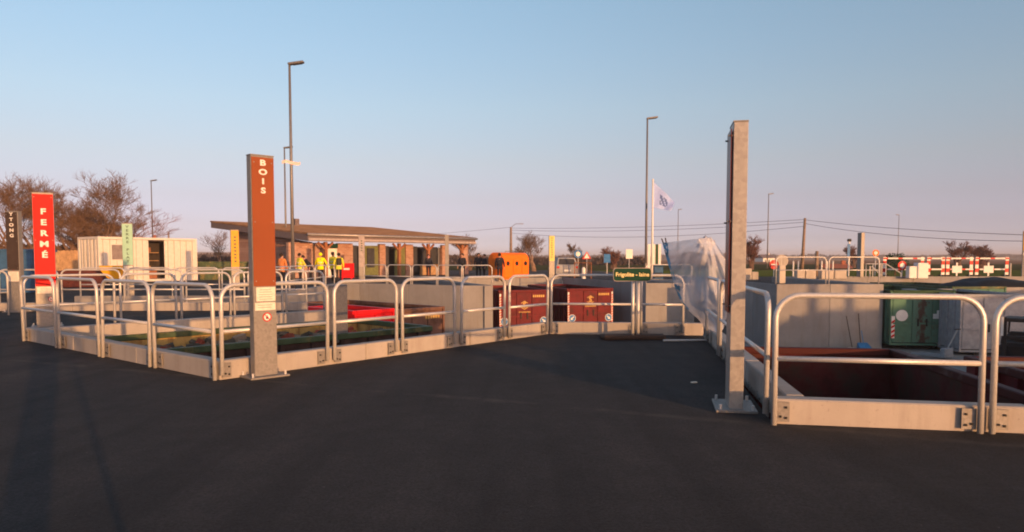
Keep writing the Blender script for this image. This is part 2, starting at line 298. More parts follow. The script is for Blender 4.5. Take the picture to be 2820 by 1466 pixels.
def thing(name, label, cat, loc=(0, 0, 0), rz=0.0, group=None):
    o = bpy.data.objects.new(name, None); COL.objects.link(o); o.location = loc; o.rotation_euler = (0, 0, rz); o.empty_display_size = 0.2
    return tag(o, label, cat, group)
def copy_tree(o, parent=None):
    c = o.copy(); COL.objects.link(c)
    if parent: c.parent = parent
    for ch in list(o.children): copy_tree(ch, c)
    return c
def face_rz(n): return math.atan2(n[0], -n[1])            # turns a thing whose front is local -Y towards the plan direction n
def text(name, s, size, m, parent, loc, fat=0.0, depth=0.002, rot=(R(90), 0, 0), align='CENTER', sx=1.0):
    cu = bpy.data.curves.new('t', 'FONT'); cu.body = s; cu.size = size; cu.align_x = align; cu.align_y = 'CENTER'; cu.extrude = depth; cu.offset = fat; cu.resolution_u = 3
    t = bpy.data.objects.new('t', cu); COL.objects.link(t)
    me = bpy.data.meshes.new_from_object(t.evaluated_get(bpy.context.evaluated_depsgraph_get())); bpy.data.objects.remove(t); bpy.data.curves.remove(cu)
    me.materials.clear(); me.materials.append(MATS[m]); o = link(name, me, parent); o.location = loc; o.rotation_euler = rot; o.scale = (sx, 1, 1); return o

# ------------------------------------------------------------------ the setting: quays, pit, yard, land
LOW = -2.3
P1 = G(2130, 1167).xy; FD = Vector((.983, -.181)); PR = P1 + FD * 30
P2 = Vector((3.42, 12.6)); E2 = Vector((3.52, 13.15)); E = G(1511, 920).xy; B = G(606, 1047).xy; A = G(64.5, 936.6).xy
T = Vector((-4.3, 17.4)); T2 = Vector((-5.6, 19.5)); C1 = Vector((-14, 19.3)); C2 = Vector((-14, 22.9)); C3 = Vector((-8.0, 23.2))
O2 = Vector((-8.35, 35.0)); O3 = Vector((-7.4, 34.8)); O4 = Vector((-2.3, 31.7)); O5 = Vector((-0.85, 31.7)); O6 = Vector((-5.0, 43.4)); O7 = Vector((3.2, 45.3))
O8 = Vector((6.5, 34.8)); O9 = Vector((8.9, 34.9)); O10 = Vector((7.8, 41.5)); O11 = Vector((9.9, 41.0)); O12 = Vector((10.9, 29.5)); O13 = Vector((15.3, 29.5)); O14 = Vector((15.6, 42.0)); O15 = Vector((34, 42.0))
PIT = [PR, P1, P2, E2, E, B, A, T, T2, C1, C2, C3, O2, O3, O4, O5, O6, O7, O8, O9, O10, O11, O12, O13, O14, O15]
OUT = [Vector((-70, -45)), Vector((80, -45)), Vector((80, 85)), Vector((-70, 85))]
loops = [[Vector((p.x, p.y, 0)) for p in OUT], [Vector((p.x, p.y, 0)) for p in PIT]]
tri = tessellate_polygon(loops); mb = MB(); mb.add(loops[0] + loops[1], tri)
tag(mb.build('quay_ground', 'asphalt'), kind='structure')
mb = MB(); mb.add([(-24, -6, LOW), (50, -6, LOW), (50, 48, LOW), (-24, 48, LOW)], [(0, 1, 2, 3)]); tag(mb.build('lower_yard_ground', 'yard_concrete'), kind='structure')
mb = MB(); X0, X1, Y0, Y1, BIG = -70, 80, -45, 85, 1500
ring = [(-BIG, -BIG), (BIG, -BIG), (BIG, BIG), (-BIG, BIG), (X0, Y0), (X1, Y0), (X1, Y1), (X0, Y1)]
mb.add([(x, y, -0.03) for x, y in ring], [(0, 1, 5, 4), (1, 2, 6, 5), (2, 3, 7, 6), (3, 0, 4, 7)]); tag(mb.build('field_ground', 'farmland'), kind='structure')
mb = MB(); mb.add([(13, 56, 0.004), (80, 56, 0.004), (80, 84.9, 0.004), (9, 84.9, 0.004)], [(0, 1, 2, 3)]); tag(mb.build('grass_verge', 'grass'), kind='structure')
# low hills on the horizon
mb = MB(); n = 120
for k in range(n + 1):
    x = -1400 + 2800 * k / n; h = 4.5 + 4.5 * noise.noise(Vector((x * 0.003, 3.1, 0))) + 1.2 * noise.noise(Vector((x * 0.02, 7, 0))) + (6 * max(0, (x - 450) / 500) if x > 450 else 0) + (4 if x < -150 else 0)
    mb.v += [(x, 1000, -2), (x, 1100, min(h, 12.5)), (x, 1400, -2)]
for k in range(n): a = 3 * k; mb.f += [(a, a + 3, a + 4, a + 1), (a + 1, a + 4, a + 5, a + 2)]; mb.mi += [0, 0]
tag(mb.build('hills', 'hills_far'), kind='structure')

# retaining walls of the pit
def wall(P, Q, label, top=0.0, th=0.35, m='wall_concrete', parent=None, z0=LOW - .1):
    """concrete wall whose face runs P to Q; the quay lies on its left-hand side"""
    d = (Q - P).normalized(); nrm = Vector((-d.y, d.x)); L = (Q - P).length
    if parent:
        c = (P + Q) / 2 + nrm * (th / 2 - 0.003); o = MB().box((0, 0, 0), (L - 0.004, th, top - z0 - 0.004)).build('wall_face', m, parent); o.location = (c.x, c.y, (top + z0) / 2); o.rotation_euler = (0, 0, math.atan2(d.y, d.x)); return o
    t = thing('retaining_wall', label, 'wall', (P.x, P.y, 0), math.atan2(d.y, d.x)); n = max(1, round(L / 2.5)); st = L / n
    MB().box((L / 2, th / 2 + .03, (top + z0) / 2 - .01), (L - .01, th, top - z0 - .03)).build('wall_core', m, t)
    me = None
    for i in range(n):
        if me is None: o = MB().box((0, 0.026, (top + z0) / 2), (st - 0.014, .055, top - z0 - .006), bev=.008).build('wall_panel', m, t); me = o.data
        else: o = link('wall_panel', me, t)
        o.location = (st * (i + .5), random.uniform(-.006, .004), 0)
    return t
near = thing('retaining_wall', 'concrete retaining wall under the kerbs of the near quay', 'wall')
for p, q in ((PR, P1), (P1, P2), (P2, E2), (E2, E), (E, B), (B, A)): wall(q, p, None, -0.002, parent=near) if False else wall(p, q, None, -0.004, parent=near)
TOPR = 0.36
for p, q, lab, top in ((A, T, 'ochre lit concrete wall under the kerb behind the open green container', -0.004), (T, T2, 'narrow end wall of the concrete finger left of the red skip', -0.004),
        (T2, C1, 'near wall of the far left bay', -0.004), (C1, C2, 'short end wall of the far left bay', -0.004), (C2, C3, 'lit far wall of the left bay below the mint totem', .22),
        (C3, O2, 'long concrete wall under the people in yellow jackets', .22), (O2, O3, 'short bright wall facet below the red board at the building', .22),
        (O3, O4, 'dim pinkish concrete wall behind the brown container', .22), (O4, O5, 'bright sunlit concrete pier end left of the dark red containers', .22),
        (O5, O6, 'hidden side wall of the pier left of the dark red containers', .22), (O6, O7, 'back wall behind the two dark red containers', .22),
        (O7, O8, 'shaded grey side wall right of the dark red containers', .22), (O8, O9, 'sunlit pier end wall behind the plastic sheet', .22), (O9, O10, 'side wall behind the plastic sheet', .22),
        (O10, O11, 'back wall of the bay behind the railed totem', .22), (O11, O12, 'dark slate shaded wall left of the broad sunlit wall', TOPR), (O12, O13, 'broad concrete wall with a slanting shadow behind the broom and blue dustpan', TOPR),
        (O13, O14, 'side wall left of the green container', TOPR), (O14, O15, 'grey back wall behind the green containers', TOPR)):
    wall(p, q, lab, top)

# kerb lines with separate blocks
def kerb(P, Q, side=1, h=0.22, wd=0.16, bl=2.0, inset=0.0):
    P = Vector(P); Q = Vector(Q); d = (Q - P).normalized(); nrm = Vector((-d.y, d.x)) * side; L = (Q - P).length; n = max(1, round(L / bl)); s = L / n
    k = bpy.data.objects.new('kerb', None); COL.objects.link(k); tag(k, kind='structure'); k.location = (P.x, P.y, 0); k.rotation_euler = (0, 0, math.atan2(d.y, d.x))
    me = None
    for i in range(n):
        if me is None:
            o = MB().box((s / 2, side * (wd / 2 + inset), h / 2 - 0.05), (s - 0.008, wd, h + 0.1), bev=0.012).build('kerb_block', 'kerb_concrete', k); me = o.data
        else: o = link('kerb_block', me, k)
        o.location = (i * s, random.uniform(-0.004, 0.004), random.uniform(-0.006, 0.004)); o.rotation_euler = (0, 0, R(random.uniform(-.12, .12)))
    return k
KI = 0.006
kerb(P1, PR, side=1, inset=KI); kerb(P1 + Vector((.16, .18)), P2, side=-1, inset=KI); kerb(E2, E, side=-1, inset=KI); kerb(E, B, side=-1, inset=KI); kerb(B, A, side=-1, inset=KI)
kerb(A, T, side=1, wd=0.2, h=.2, inset=-.21); kerb(T2, C1, side=1, h=.22, inset=-.17)

# ------------------------------------------------------------------ railings
def hoop(L, H, r=0.024, rad=0.17, z0=0.04):
    pts = [(0, 0, z0), (0, 0, H - rad)]
    for k in range(1, 7): a = math.pi / 2 * k / 6; pts.append((rad - rad * math.cos(a), 0, H - rad + rad * math.sin(a)))
    for k in range(0, 7): a = math.pi / 2 * k / 6; pts.append((L - rad + rad * math.sin(a), 0, H - rad + rad * math.cos(a)))
    pts.append((L, 0, z0)); return pts
RC = {}
def railing(P, Q, label, group, H=1.108, z0=0.04, br=1, near_=True, rad=0.17, mid=0.57):
    P = Vector(P[:2]); Q = Vector(Q[:2]); d = Q - P; L = d.length; key = (round(L, 2), z0, br, near_, H)
    t = thing('railing_panel', label, 'railing', (P.x, P.y, 0), math.atan2(d.y, d.x), group); t.rotation_euler = (R(random.uniform(-.9, .9)), 0, t.rotation_euler[2] + R(random.uniform(-.3, .3)))
    if key not in RC:
        n = 10 if near_ else 6; r = 0.0245
        f = MB().tube(hoop(L, H, r, rad, z0), r, n).build('frame', 'galvanized', t, True)
        mr = MB().tube([(r * .6, 0, mid), (L - r * .6, 0, mid)], r * 0.92, n).build('mid_rail', 'galvanized', t, True)
        RC[key] = [('frame', f.data), ('mid_rail', mr.data)]
        if near_:
            b = MB().box((0.075 * (1), br * 0.03, 0.11), (0.11, 0.012, 0.17)); 
            for bx, bz in ((0.055, 0.07), (0.10, 0.15), (0.10, 0.06)): b.box((bx, br * 0.03 - br * .01, bz), (0.018, 0.016, 0.018), m=1)
            o = b.build('bracket', ['galvanized_column', 'black'], t)
            b2 = MB().box((L - 0.075, br * 0.03, 0.11), (0.11, 0.012, 0.17))
            for bx, bz in ((0.055, 0.07), (0.10, 0.15), (0.10, 0.06)): b2.box((L - bx, br * 0.03 - br * .01, bz), (0.018, 0.016, 0.018), m=1)
            o2 = b2.build('bracket', ['galvanized_column', 'black'], t)
            RC[key] += [('bracket', o.data), ('bracket', o2.data)]
    else:
        for nm, me in RC[key]: link(nm, me, t)
    return t
ORD = ['first', 'second', 'third', 'fourth', 'fifth', 'sixth', 'seventh', 'eighth', 'ninth', 'tenth', 'eleventh', 'twelfth']
def off(P, Q, o):
    d = (Q - P).normalized(); nv = Vector((-d.y, d.x)) * o; return P + nv, Q + nv
def fence_px(P, Q, spans, o, labels, group, **kw):
    P, Q = off(P, Q, o)
    for (x0, x1), lab in zip(spans, labels):
        a = on_line(P, Q, x0); b = on_line(P, Q, x1); railing(a, b, lab, group, **kw)
fence_px(B, A, [(592, 426), (413, 284), (274, 165), (156, 66)], 0.05,
         ['galvanized hoop railing on the left kerb nearest the brown totem', 'hoop railing on the left kerb, second from the brown totem', 'hoop railing on the left kerb, third from the brown totem', 'leftmost hoop railing on the left kerb before the red totem'], 'hoop railings along the left kerb', br=-1, z0=0.0)
fence_px(B, E, [(612, 903), (922, 1092), (1109, 1252), (1271, 1389), (1402, 1507)], -0.05,
         ['hoop railing standing behind the brown totem', 'hoop railing right of the brown totem, in front of the red skip', 'hoop railing in front of the brown container end', 'hoop railing in front of the sunlit concrete pier end', 'hoop railing in front of the left dark red container'], 'hoop railings right of the brown totem', br=1, z0=0.06)
fence_px(E, E2, [(1518, 1752), (1765, 1880)], -0.05, ['hoop railing behind the small green sign', 'hoop railing between the small green sign and the plastic sheet'], 'hoop railings at the end of the asphalt tongue', br=1, z0=0.05)
for i, (a, b, lab) in enumerate(((.12, 1.82, 'hoop railing just behind the tall steel totem seen edge on'), (2.0, 3.9, 'hoop railing hidden mostly by the tall steel totem seen edge on'), (4.05, 5.95, 'far hoop railing left of the tall steel totem, touching the plastic sheet'))):
    d = (P2 - P1).normalized(); p, q = off(P1, P2, 0.05); railing(p + d * a, p + d * b, lab, 'hoop railings beside the asphalt tongue', br=-1, z0=0.06)
p, q = off(P1, PR, -0.05); a = on_line(p, q, 2131, hi=.3); b = on_line(p, q, 2698, hi=.3); railing(a, b, 'large front hoop railing right of the tall steel totem', 'front hoop railings on the right', br=1, z0=0.0, rad=0.2)
a2 = Vector(b[:2]) + FD * 0.09; railing(a2, a2 + FD * 1.78, 'front hoop railing cut off by the right edge of the photo', 'front hoop railings on the right', br=1, z0=0.0, rad=0.2)
# finger behind the left bay
fence_px(A, T, [(70, 318), (335, 487), (501, 636), (647, 778), (790, 893)], 0.27, ['long hoop railing running away from the left corner behind the red totem', 'hoop railing on the finger kerb below the mint totem', 'hoop railing on the finger kerb left of the brown totem', 'hoop railing on the finger kerb hidden by the brown totem', 'hoop railing on the finger kerb just right of the brown totem'], 'hoop railings on the finger kerb', near_=False, z0=0.0)
def fence_run(P, Q, o, step, lab, group, H=1.108, z=0):
    P, Q = off(P, Q, o); L = (Q - P).length; n = max(1, round(L / step)); d = (Q - P) / n
    for i in range(n):
        t = railing(P + d * (i + .03), P + d * (i + .97), lab % ORD[i], group, near_=False, z0=0.0, H=H); t.location.z = z
fence_run(C1, T2, 0.2, 1.7, 'far left bay near railing, %s panel from its left end', 'railings on the near side of the far left bay')
fence_run(C2, C3, 0.3, 1.5, 'far left bay back railing, %s panel from its left end', 'railings on the back of the far left bay')
fence_run(C3, O2, 0.3, 2.0, 'railing below the people in yellow jackets, %s panel from the near end', 'railings below the people in yellow jackets')
fence_run(O3, O4, 0.3, 1.7, 'railing above the dim pinkish wall, %s panel from the left', 'railings above the dim pinkish wall')
fence_run(O4, O5, 0.3, 1.6, 'single railing above the sunlit pier end, %s from the left', 'railings above the sunlit pier end')
fence_run(O8, O9, 0.3, 2.3, 'railing above the pier end behind the plastic sheet, %s panel', 'railings behind the plastic sheet')
fence_run(O12, O13, 0.3, 2.2, 'railing above the broad shadowed wall, %s panel from the left', 'railings above the broad shadowed wall', z=TOPR)
railing(Vector((-13.6, 16.6)), Vector((-12.6, 17.9)), 'hoop railing at the far left beside the dark totem', 'railings by the dark totem', near_=False, z0=0.0)

# ------------------------------------------------------------------ totems
def totem(label, base, n, H, panel, word=None, wc='white', first=None, step=0.0, lsize=0.1, w_=0.36, dp=0.13, panel_z=(1.0, None), notices=(), sticker=None, plate=True, fat=0.003, lsx=1.3, colm='galvanized_column', marks=None, standoff=0.0, group='totem signs'):
    t = thing('totem_sign', label, 'totem sign', (base[0], base[1], base[2] if len(base) > 2 else 0), face_rz(n), group)
    MB().box((0, 0, H / 2), (w_, dp, H), bev=0.006).build('column', colm, t)
    MB().box((0, 0, H + 0.006), (w_ + .004, dp + .004, 0.012)).build('cap', 'galvanized_column', t)
    f = -dp / 2 - standoff
    if panel:
        z0, z1 = panel_z[0], panel_z[1] or H - 0.02
        pm = MB().box((0, f - 0.006, (z0 + z1) / 2), (w_ - 0.014 if not standoff else w_, 0.008, z1 - z0)); pm.build('panel', panel, t)
        for sx_ in (-1, 1):
            for z in (z0 + .06, (z0 + z1) / 2, z1 - .06):
                if standoff: MB().tube([(sx_ * (w_ / 2 - .02), -dp / 2, z), (sx_ * (w_ / 2 - .02), f - 0.03, z)], 0.009, 6).build('bolt', 'galvanized_column', t)
                elif plate: MB().disc((sx_ * (w_ / 2 - .035), f - 0.014, z), 0.008, 0.004, 8).build('bolt', 'galvanized_column', t)
    if word:
        for i, ch in enumerate(word):
            if ch != ' ': text('letter', ch, lsize, wc, t, (0, f - 0.0125, first - step * i), fat, 0.0015, sx=lsx)
    if marks:
        for z in marks: MB().box((random.uniform(-.01, .01), f - 0.012, z), (0.09, 0.003, 0.065)).build('letter', 'letter_dark', t)
    for z0, z1, wd, dx in notices:
        o = MB().box((dx, f - 0.003, (z0 + z1) / 2), (wd, 0.003, z1 - z0)).build('notice', 'paper', t)
        if plate:
            k = MB(); zz = z1 - 0.03
            while zz > z0 + 0.02: k.box((dx + random.uniform(-.01, .0), f - 0.0055, zz), (wd * random.uniform(.55, .85), 0.001, 0.006)); zz -= 0.028
            k.build('print_lines', 'ink', o)
    if sticker:
        o = MB().disc((sticker[0], f - 0.004, sticker[1]), sticker[2], 0.003).build('sticker', 'red', t); r = sticker[2]
        MB().disc((sticker[0], f - 0.0055, sticker[1]), r * .74, 0.002).build('sticker_face', 'white', o)
        k = MB().prism([(sticker[0] + a * r, sticker[1] + b_ * r) for a, b_ in ((-.25, -.4), (.2, -.4), (.3, -.1), (.12, .1), (.05, .45), (-.15, .1), (-.3, -.1))], f - 0.007, f - 0.006); k.build('flame_mark', 'black', o)
        MB().box((sticker[0], f - 0.0085, sticker[1]), (r * 1.6, 0.0012, r * .17), ry=R(45)).build('bar', 'red', o)
    if plate:
        MB().box((0, 0, 0.012), (w_ + .2, dp + .24, 0.024), bev=.004).build('base_plate', 'galvanized_column', t)
        for sx_ in (-1, 1):
            for sy_ in (-1, 1): MB().tube([(sx_ * (w_ / 2 + .06), sy_ * (dp / 2 + .08), .02), (sx_ * (w_ / 2 + .06), sy_ * (dp / 2 + .08), .07)], 0.014, 6).build('bolt', 'galvanized', t)
    return t
def H_at(base, ytop): return W(px(base)[0], ytop, base[1]).z
nBE = Vector((E - B).normalized()); nBE = Vector((nBE.y, -nBE.x))
bl, brt = G(701.6, 1043), G(767.5, 1035); bb = (bl + brt) / 2 - Vector((.69, -.72, 0)) * 0.065
HB = W(728, 431, bb.y).z
def zt(y, Y): return W(700, y, Y).z
totem('brown totem sign with white vertical letters BOIS at the railing corner', bb, Vector((.69, -.72)), HB, 'brown_panel', 'BOIS', 'white', zt(451, bb.y), (zt(451, bb.y) - zt(527, bb.y)) / 3, 0.092, w_=0.285, dp=.115, lsx=1.4, panel_z=(zt(788, bb.y), None),
      notices=((zt(829, bb.y), zt(791, bb.y), .235, .01), (zt(854, bb.y), zt(833, bb.y), .25, 0)), sticker=(0.02, zt(873, bb.y), .055), fat=0.0035)
fb = G(131, 900); HF = W(118, 533, fb.y).z
totem('red totem sign with white vertical letters FERMÉ beyond the left railing', fb, Vector((.52, -.85)), HF, 'red_panel', 'FERMÉ', 'white', zt(584, fb.y), (zt(584, fb.y) - zt(703, fb.y)) / 4, 0.16, w_=0.37, panel_z=(zt(788, fb.y), None), notices=((zt(808, fb.y), zt(790, fb.y), .31, 0),), sticker=(.08, zt(824, fb.y), .05), fat=0.006)
yb = G(48, 860); HY = W(40, 583, yb.y).z
totem('dark totem sign with white vertical lettering at the left edge', yb, Vector((-.05, -1)), HY, 'dark_panel', 'YTONG', 'white', zt(591, yb.y), (zt(591, yb.y) - zt(650, yb.y)) / 4, 0.115, w_=0.33, panel_z=(zt(744, yb.y), None), notices=((zt(775, yb.y), zt(748, yb.y), .29, 0),), sticker=(.0, zt(737, yb.y), .075), fat=0.004, dp=.16)
vb = G(356, 815); HV = W(350, 616, vb.y).z
totem('mint green totem sign with dark vertical letters in front of the white cabin', vb, Vector((.42, -.9)), HV, 'mint_panel', 'VERRE PLAT', 'letter_dark', zt(625, vb.y), (zt(625, vb.y) - zt(720, vb.y)) / 9, 0.13, panel_z=(zt(730, vb.y), None), notices=((zt(757, vb.y), zt(733, vb.y), .3, 0),), plate=False)
Y_ = 33.5; o = W(649, 796, Y_); totem('amber yellow totem sign left of the brick building', (o.x, Y_, 0), Vector((.5, -.86)), zt(634, Y_), 'amber_panel', marks=[2.4 - .16 * i for i in range(8)], panel_z=(.9, None), plate=False)
Y_ = 43.; o = W(997, 776, Y_); totem('pale grey totem sign before the brick building front', (o.x, Y_, 0), Vector((.2, -.98)), zt(649, Y_), 'pale_panel', marks=[2.45 - .14 * i for i in range(5)], panel_z=(.9, None), plate=False)
Y_ = 45.8; o = W(1519, 776, Y_); totem('lime yellow totem sign above the left dark red container', (o.x, Y_, 0), Vector((.2, -.98)), zt(650, Y_), 'lime_panel', marks=[2.7 - .15 * i for i in range(9)], panel_z=(1.25, None), plate=False)
Y_ = 39.5; o = W(1231, 779, Y_); totem('steel totem seen edge on at the right end of the brick building', (o.x, Y_, 0), Vector((1, .1)), zt(648, Y_), 'pale_panel', panel_z=(.9, None), plate=False, dp=.2)
tb = G(2021, 1122); HT = W(2036, 345, tb.y).z
totem('tall galvanized totem seen edge on, standing right of the plastic sheet', tb, Vector((-.98, .2)), HT, 'maroon_panel', w_=0.36, dp=0.13, panel_z=(zt(858, tb.y), HT - .06), standoff=0.012, colm='galvanized_bright')
totem('galvanized totem beyond the right edge whose shadow crosses the broad wall on its left', (30.75, .35, 0), Vector((-.18, -.98)), 2.6, 'pale_panel')
totem('galvanized totem beyond the right edge whose shadow crosses the broad wall in its middle', (32.45, .05, 0), Vector((-.18, -.98)), 2.6, 'pale_panel')
Y_ = 41.; o = W(2368, 774, Y_); totem('pale steel totem seen edge on above the shadowed wall', (o.x, Y_, TOPR), Vector((1, .15)), zt(642, Y_) - TOPR, 'pale_panel', plate=False, dp=.2)
Y_ = 43.; o = W(2822, 774, Y_); totem('tan totem sign cut off at the right edge above the barriers', (o.x, Y_, 0), Vector((-.3, -.95)), zt(637, Y_), 'amber_panel', panel_z=(1.9, None), notices=((1.6, 1.75, .3, 0),), plate=False)

# ------------------------------------------------------------------ roll-off containers
def arrow_disc(t, x, y, z, r, left):
    o = MB().disc((x, y, z), r, 0.006).build('arrow_sticker', 'white', t); MB().disc((x, y - .004, z), r * .88, 0.005).build('sticker_face', 'blue_sign', o)
    pts = [(-.13, .62), (.13, .62), (.13, -.05), (.42, -.05), (0, -.62), (-.42, -.05), (-.13, -.05)]; a = R(-45 if left else 45); c, s_ = math.cos(a), math.sin(a)
    MB().prism([(x + r * (p * c - q * s_), z + r * (p * s_ + q * c)) for p, q in pts], y - .008, y - .005).build('arrow', 'white', o)
def stripes(t, x, y, z0, z1, w_):
    o = MB().box((x, y, (z0 + z1) / 2), (w_, 0.006, z1 - z0)).build('marker_strip', 'white', t); k = MB(); z = z0; st = w_ * 1.25
    while z + st * 1.5 < z1: k.prism([(x - w_ / 2, z), (x + w_ / 2, z + st * .5), (x + w_ / 2, z + st * 1.1), (x - w_ / 2, z + st * .6)], y - .008, y - .004); z += st * 1.2
    k.build('stripes', 'red', o)
def container(label, loc, axis, L=6.0, w_=2.45, H=2.15, paint='container_red', inside='container_red_inside', rim=None, doors=3, emblem=None, arrows=True, strip='full', number=True, group='open roll-off containers', fill=0.0, cat='container'):
    """open-topped roll-off container; front end at local y=0 looking to local -Y, floor on skids"""
    t = thing('rolloff_container', label, cat, loc, math.atan2(axis[1], axis[0]) - math.pi / 2, group)
    th = 0.05; z0 = 0.17; rim = rim or paint
    b = MB()
    b.box((0, L / 2, z0), (w_, L, 0.08))
    for sx_ in (-1, 1): b.box((sx_ * (w_ / 2 - th / 2), L / 2, (H + z0) / 2 + .04), (th, L - .01, H - z0 - .08))
    b.box((0, L - th / 2, (H + z0) / 2 + .04), (w_ - 2 * th, th, H - z0 - .08)); b.box((0, th / 2, (H + z0) / 2 + .04), (w_ - 2 * th, th, H - z0 - .08))
    b.build('shell', paint, t)
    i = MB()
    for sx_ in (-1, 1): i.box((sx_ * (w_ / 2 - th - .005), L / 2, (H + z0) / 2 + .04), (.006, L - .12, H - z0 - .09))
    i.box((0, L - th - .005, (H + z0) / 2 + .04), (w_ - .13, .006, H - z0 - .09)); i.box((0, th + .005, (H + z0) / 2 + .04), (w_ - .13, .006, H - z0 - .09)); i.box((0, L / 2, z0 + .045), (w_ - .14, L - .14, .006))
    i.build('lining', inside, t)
    r = MB()
    for sx_ in (-1, 1): r.box((sx_ * (w_ / 2 - .02), L / 2, H), (.12, L + .04, .11), bev=.012)
    r.box((0, L - .02, H + .001), (w_ - .17, .12, .11), bev=.012); r.box((0, .02, H + .001), (w_ - .17, .12, .11), bev=.012)
    r.build('rim', rim, t)
    me = None
    for sx_ in (-1, 1):
        for k in range(9):
            if me is None: o = MB().box((0, 0, (H + z0) / 2), (.07, .08, H - z0 - .12)).build('rib', paint, t); me = o.data
            else: o = link('rib', me, t)
            o.location = (sx_ * (w_ / 2 + .03), .35 + k * (L - .7) / 8, 0)
    for sx_ in (-1, 1): MB().box((sx_ * .55, L / 2, .07), (.09, L - .2, .14)).build('skid', 'soot', t)
    dw = (w_ - .16) / doors
    for k in range(doors):
        x = -w_ / 2 + .08 + dw * (k + .5); d_ = MB().box((x, -.02, (H + z0) / 2), (dw - .03, .04, H - z0 - .16), bev=.008).build('door_leaf', 'green_rusty' if (strip == 'low' and paint == 'container_green' and k == 1) else paint, t)
    for sx_ in (-1, 1): MB().box((sx_ * (w_ / 2 - .035), -.02, (H + z0) / 2), (.07, .06, H - z0)).build('corner_post', paint, t)
    MB().box((0, -.05, z0 + (H - z0) * .40), (w_ - .2, .03, .07)).build('lock_bar', paint, t)
    for sx_ in (-1, 1): MB().box((sx_ * .16, -.07, z0 + (H - z0) * .42), (.05, .04, .30)).build('latch', 'black', t)
    if strip == 'full':
        for sx_ in (-1, 1): stripes(t, sx_ * (w_ / 2 - .045), -.056, z0 + .1, H - .12, .08)
    elif strip == 'low':
        for sx_ in (-1, 1): stripes(t, sx_ * (w_ / 2 - .11), -.056, z0 + .25, z0 + 1.15, .13)
    if arrows:
        for sx_ in (-1, 1): arrow_disc(t, sx_ * (w_ / 2 - .24), -.066, z0 + .58, .19, sx_ < 0)
    if emblem:
        ex, ez, es = emblem
        text('emblem', 'S', es, 'yellow_mark', t, (ex, -.047, ez), .012, .002); 
        k = MB(); pr = [(math.cos(R(a)), math.sin(R(a))) for a in (90, 30, -30, -90, -150, 150)]
        for q in range(6):
            (x0, y0), (x1, y1) = pr[q], pr[(q + 1) % 6]; e1, e2 = es * .62, es * .5
            if q in (1, 4): continue
            k.prism([(ex + x0 * e1, ez + y0 * e1), (ex + x1 * e1, ez + y1 * e1), (ex + x1 * e2, ez + y1 * e2), (ex + x0 * e2, ez + y0 * e2)], -.049, -.044)
        k.build('emblem', 'yellow_mark', t)
        k = MB()
        for q in range(9): k.box((ex - es * .75 + q * es * .19, -.047, ez - es * .95), (es * .13, .004, es * .16))
        k.build('caption', 'yellow_mark', t)
    if number:
        k = MB(); 
        for q in range(6): k.box((w_ / 2 - .75 + q * .1, -.047, H - .24), (.07, .004, .11))
        k.build('number', 'yellow_mark', t)
    return t
ax = Vector((-.30, .954))
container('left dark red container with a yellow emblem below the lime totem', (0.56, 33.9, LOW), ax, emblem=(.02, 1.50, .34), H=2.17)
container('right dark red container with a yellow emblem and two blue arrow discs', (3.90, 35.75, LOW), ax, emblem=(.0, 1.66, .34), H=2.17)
container('rusty brown container end with white arrow marks in the lower yard', (-2.85, 21.9, LOW), Vector((-.73, .69)), w_=2.0, L=5.2, paint='container_brown', inside='rust_inside', emblem=(.0, 1.45, .26), strip='low', H=2.15, number=True)
container('bright red open skip in the lower yard left of the brown container', (-3.85, 19.95, LOW), Vector((-.73, .69)), w_=1.35, L=2.5, paint='bright_red', inside='bright_red', arrows=False, strip=None, number=False, H=2.24, doors=2)
u46 = Vector((.695, .719)); n46 = Vector((-.719, .695)); s0 = Vector((-4.6, 12.3)) - u46 * 1.55 + n46 * 1.4
cl = container('green open container with an ochre rusty inside, full of rubble', (s0.x, s0.y, LOW), u46, w_=2.75, L=5.7, paint='brown_dark_inside', inside='ochre_rust', rim='green_rim', arrows=False, strip=None, number=False, H=2.22)  # shell dark brown instead of green: shade put into its paint
dBE = (E - B).normalized(); nn = Vector((-dBE.y, dBE.x)); s0 = B + dBE * .45 + nn * 1.62
container('dark brown empty container below the kerb right of the brown totem', (s0.x, s0.y, LOW), dBE, w_=2.3, L=5.8, paint='brown_dark_inside', inside='brown_dark_inside', arrows=False, strip=None, number=False, H=2.05)
d = (P2 - P1).normalized(); nn = Vector((d.y, -d.x)); s0 = P1 + d * .45 + nn * 1.75
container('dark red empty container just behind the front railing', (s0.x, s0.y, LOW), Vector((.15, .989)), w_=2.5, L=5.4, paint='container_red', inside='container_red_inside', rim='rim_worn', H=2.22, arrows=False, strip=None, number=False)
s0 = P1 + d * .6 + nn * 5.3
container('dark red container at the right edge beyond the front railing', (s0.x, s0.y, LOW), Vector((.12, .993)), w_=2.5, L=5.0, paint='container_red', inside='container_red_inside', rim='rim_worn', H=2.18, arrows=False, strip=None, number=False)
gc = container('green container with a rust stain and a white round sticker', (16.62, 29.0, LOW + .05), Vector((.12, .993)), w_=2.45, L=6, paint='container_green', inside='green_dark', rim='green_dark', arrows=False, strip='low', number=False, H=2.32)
o = MB().disc((-.78, -.05, 1.35), .23, .008).build('round_sticker', 'white', gc)
o = MB().box((.66, -.05, 1.33), (.5, .01, .2)).box((.68, -.05, 1.5), (.26, .01, .14)).build('notice', 'white', gc)
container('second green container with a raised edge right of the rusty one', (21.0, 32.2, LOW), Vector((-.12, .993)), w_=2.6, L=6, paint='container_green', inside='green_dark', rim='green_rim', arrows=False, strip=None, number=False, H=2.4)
container('plain grey container behind the black forklift', (18.3, 27.2, LOW), Vector((.1, .995)), w_=2.4, L=5, paint='container_grey', inside='interior_dark', arrows=False, strip=None, number=False, H=2.3)

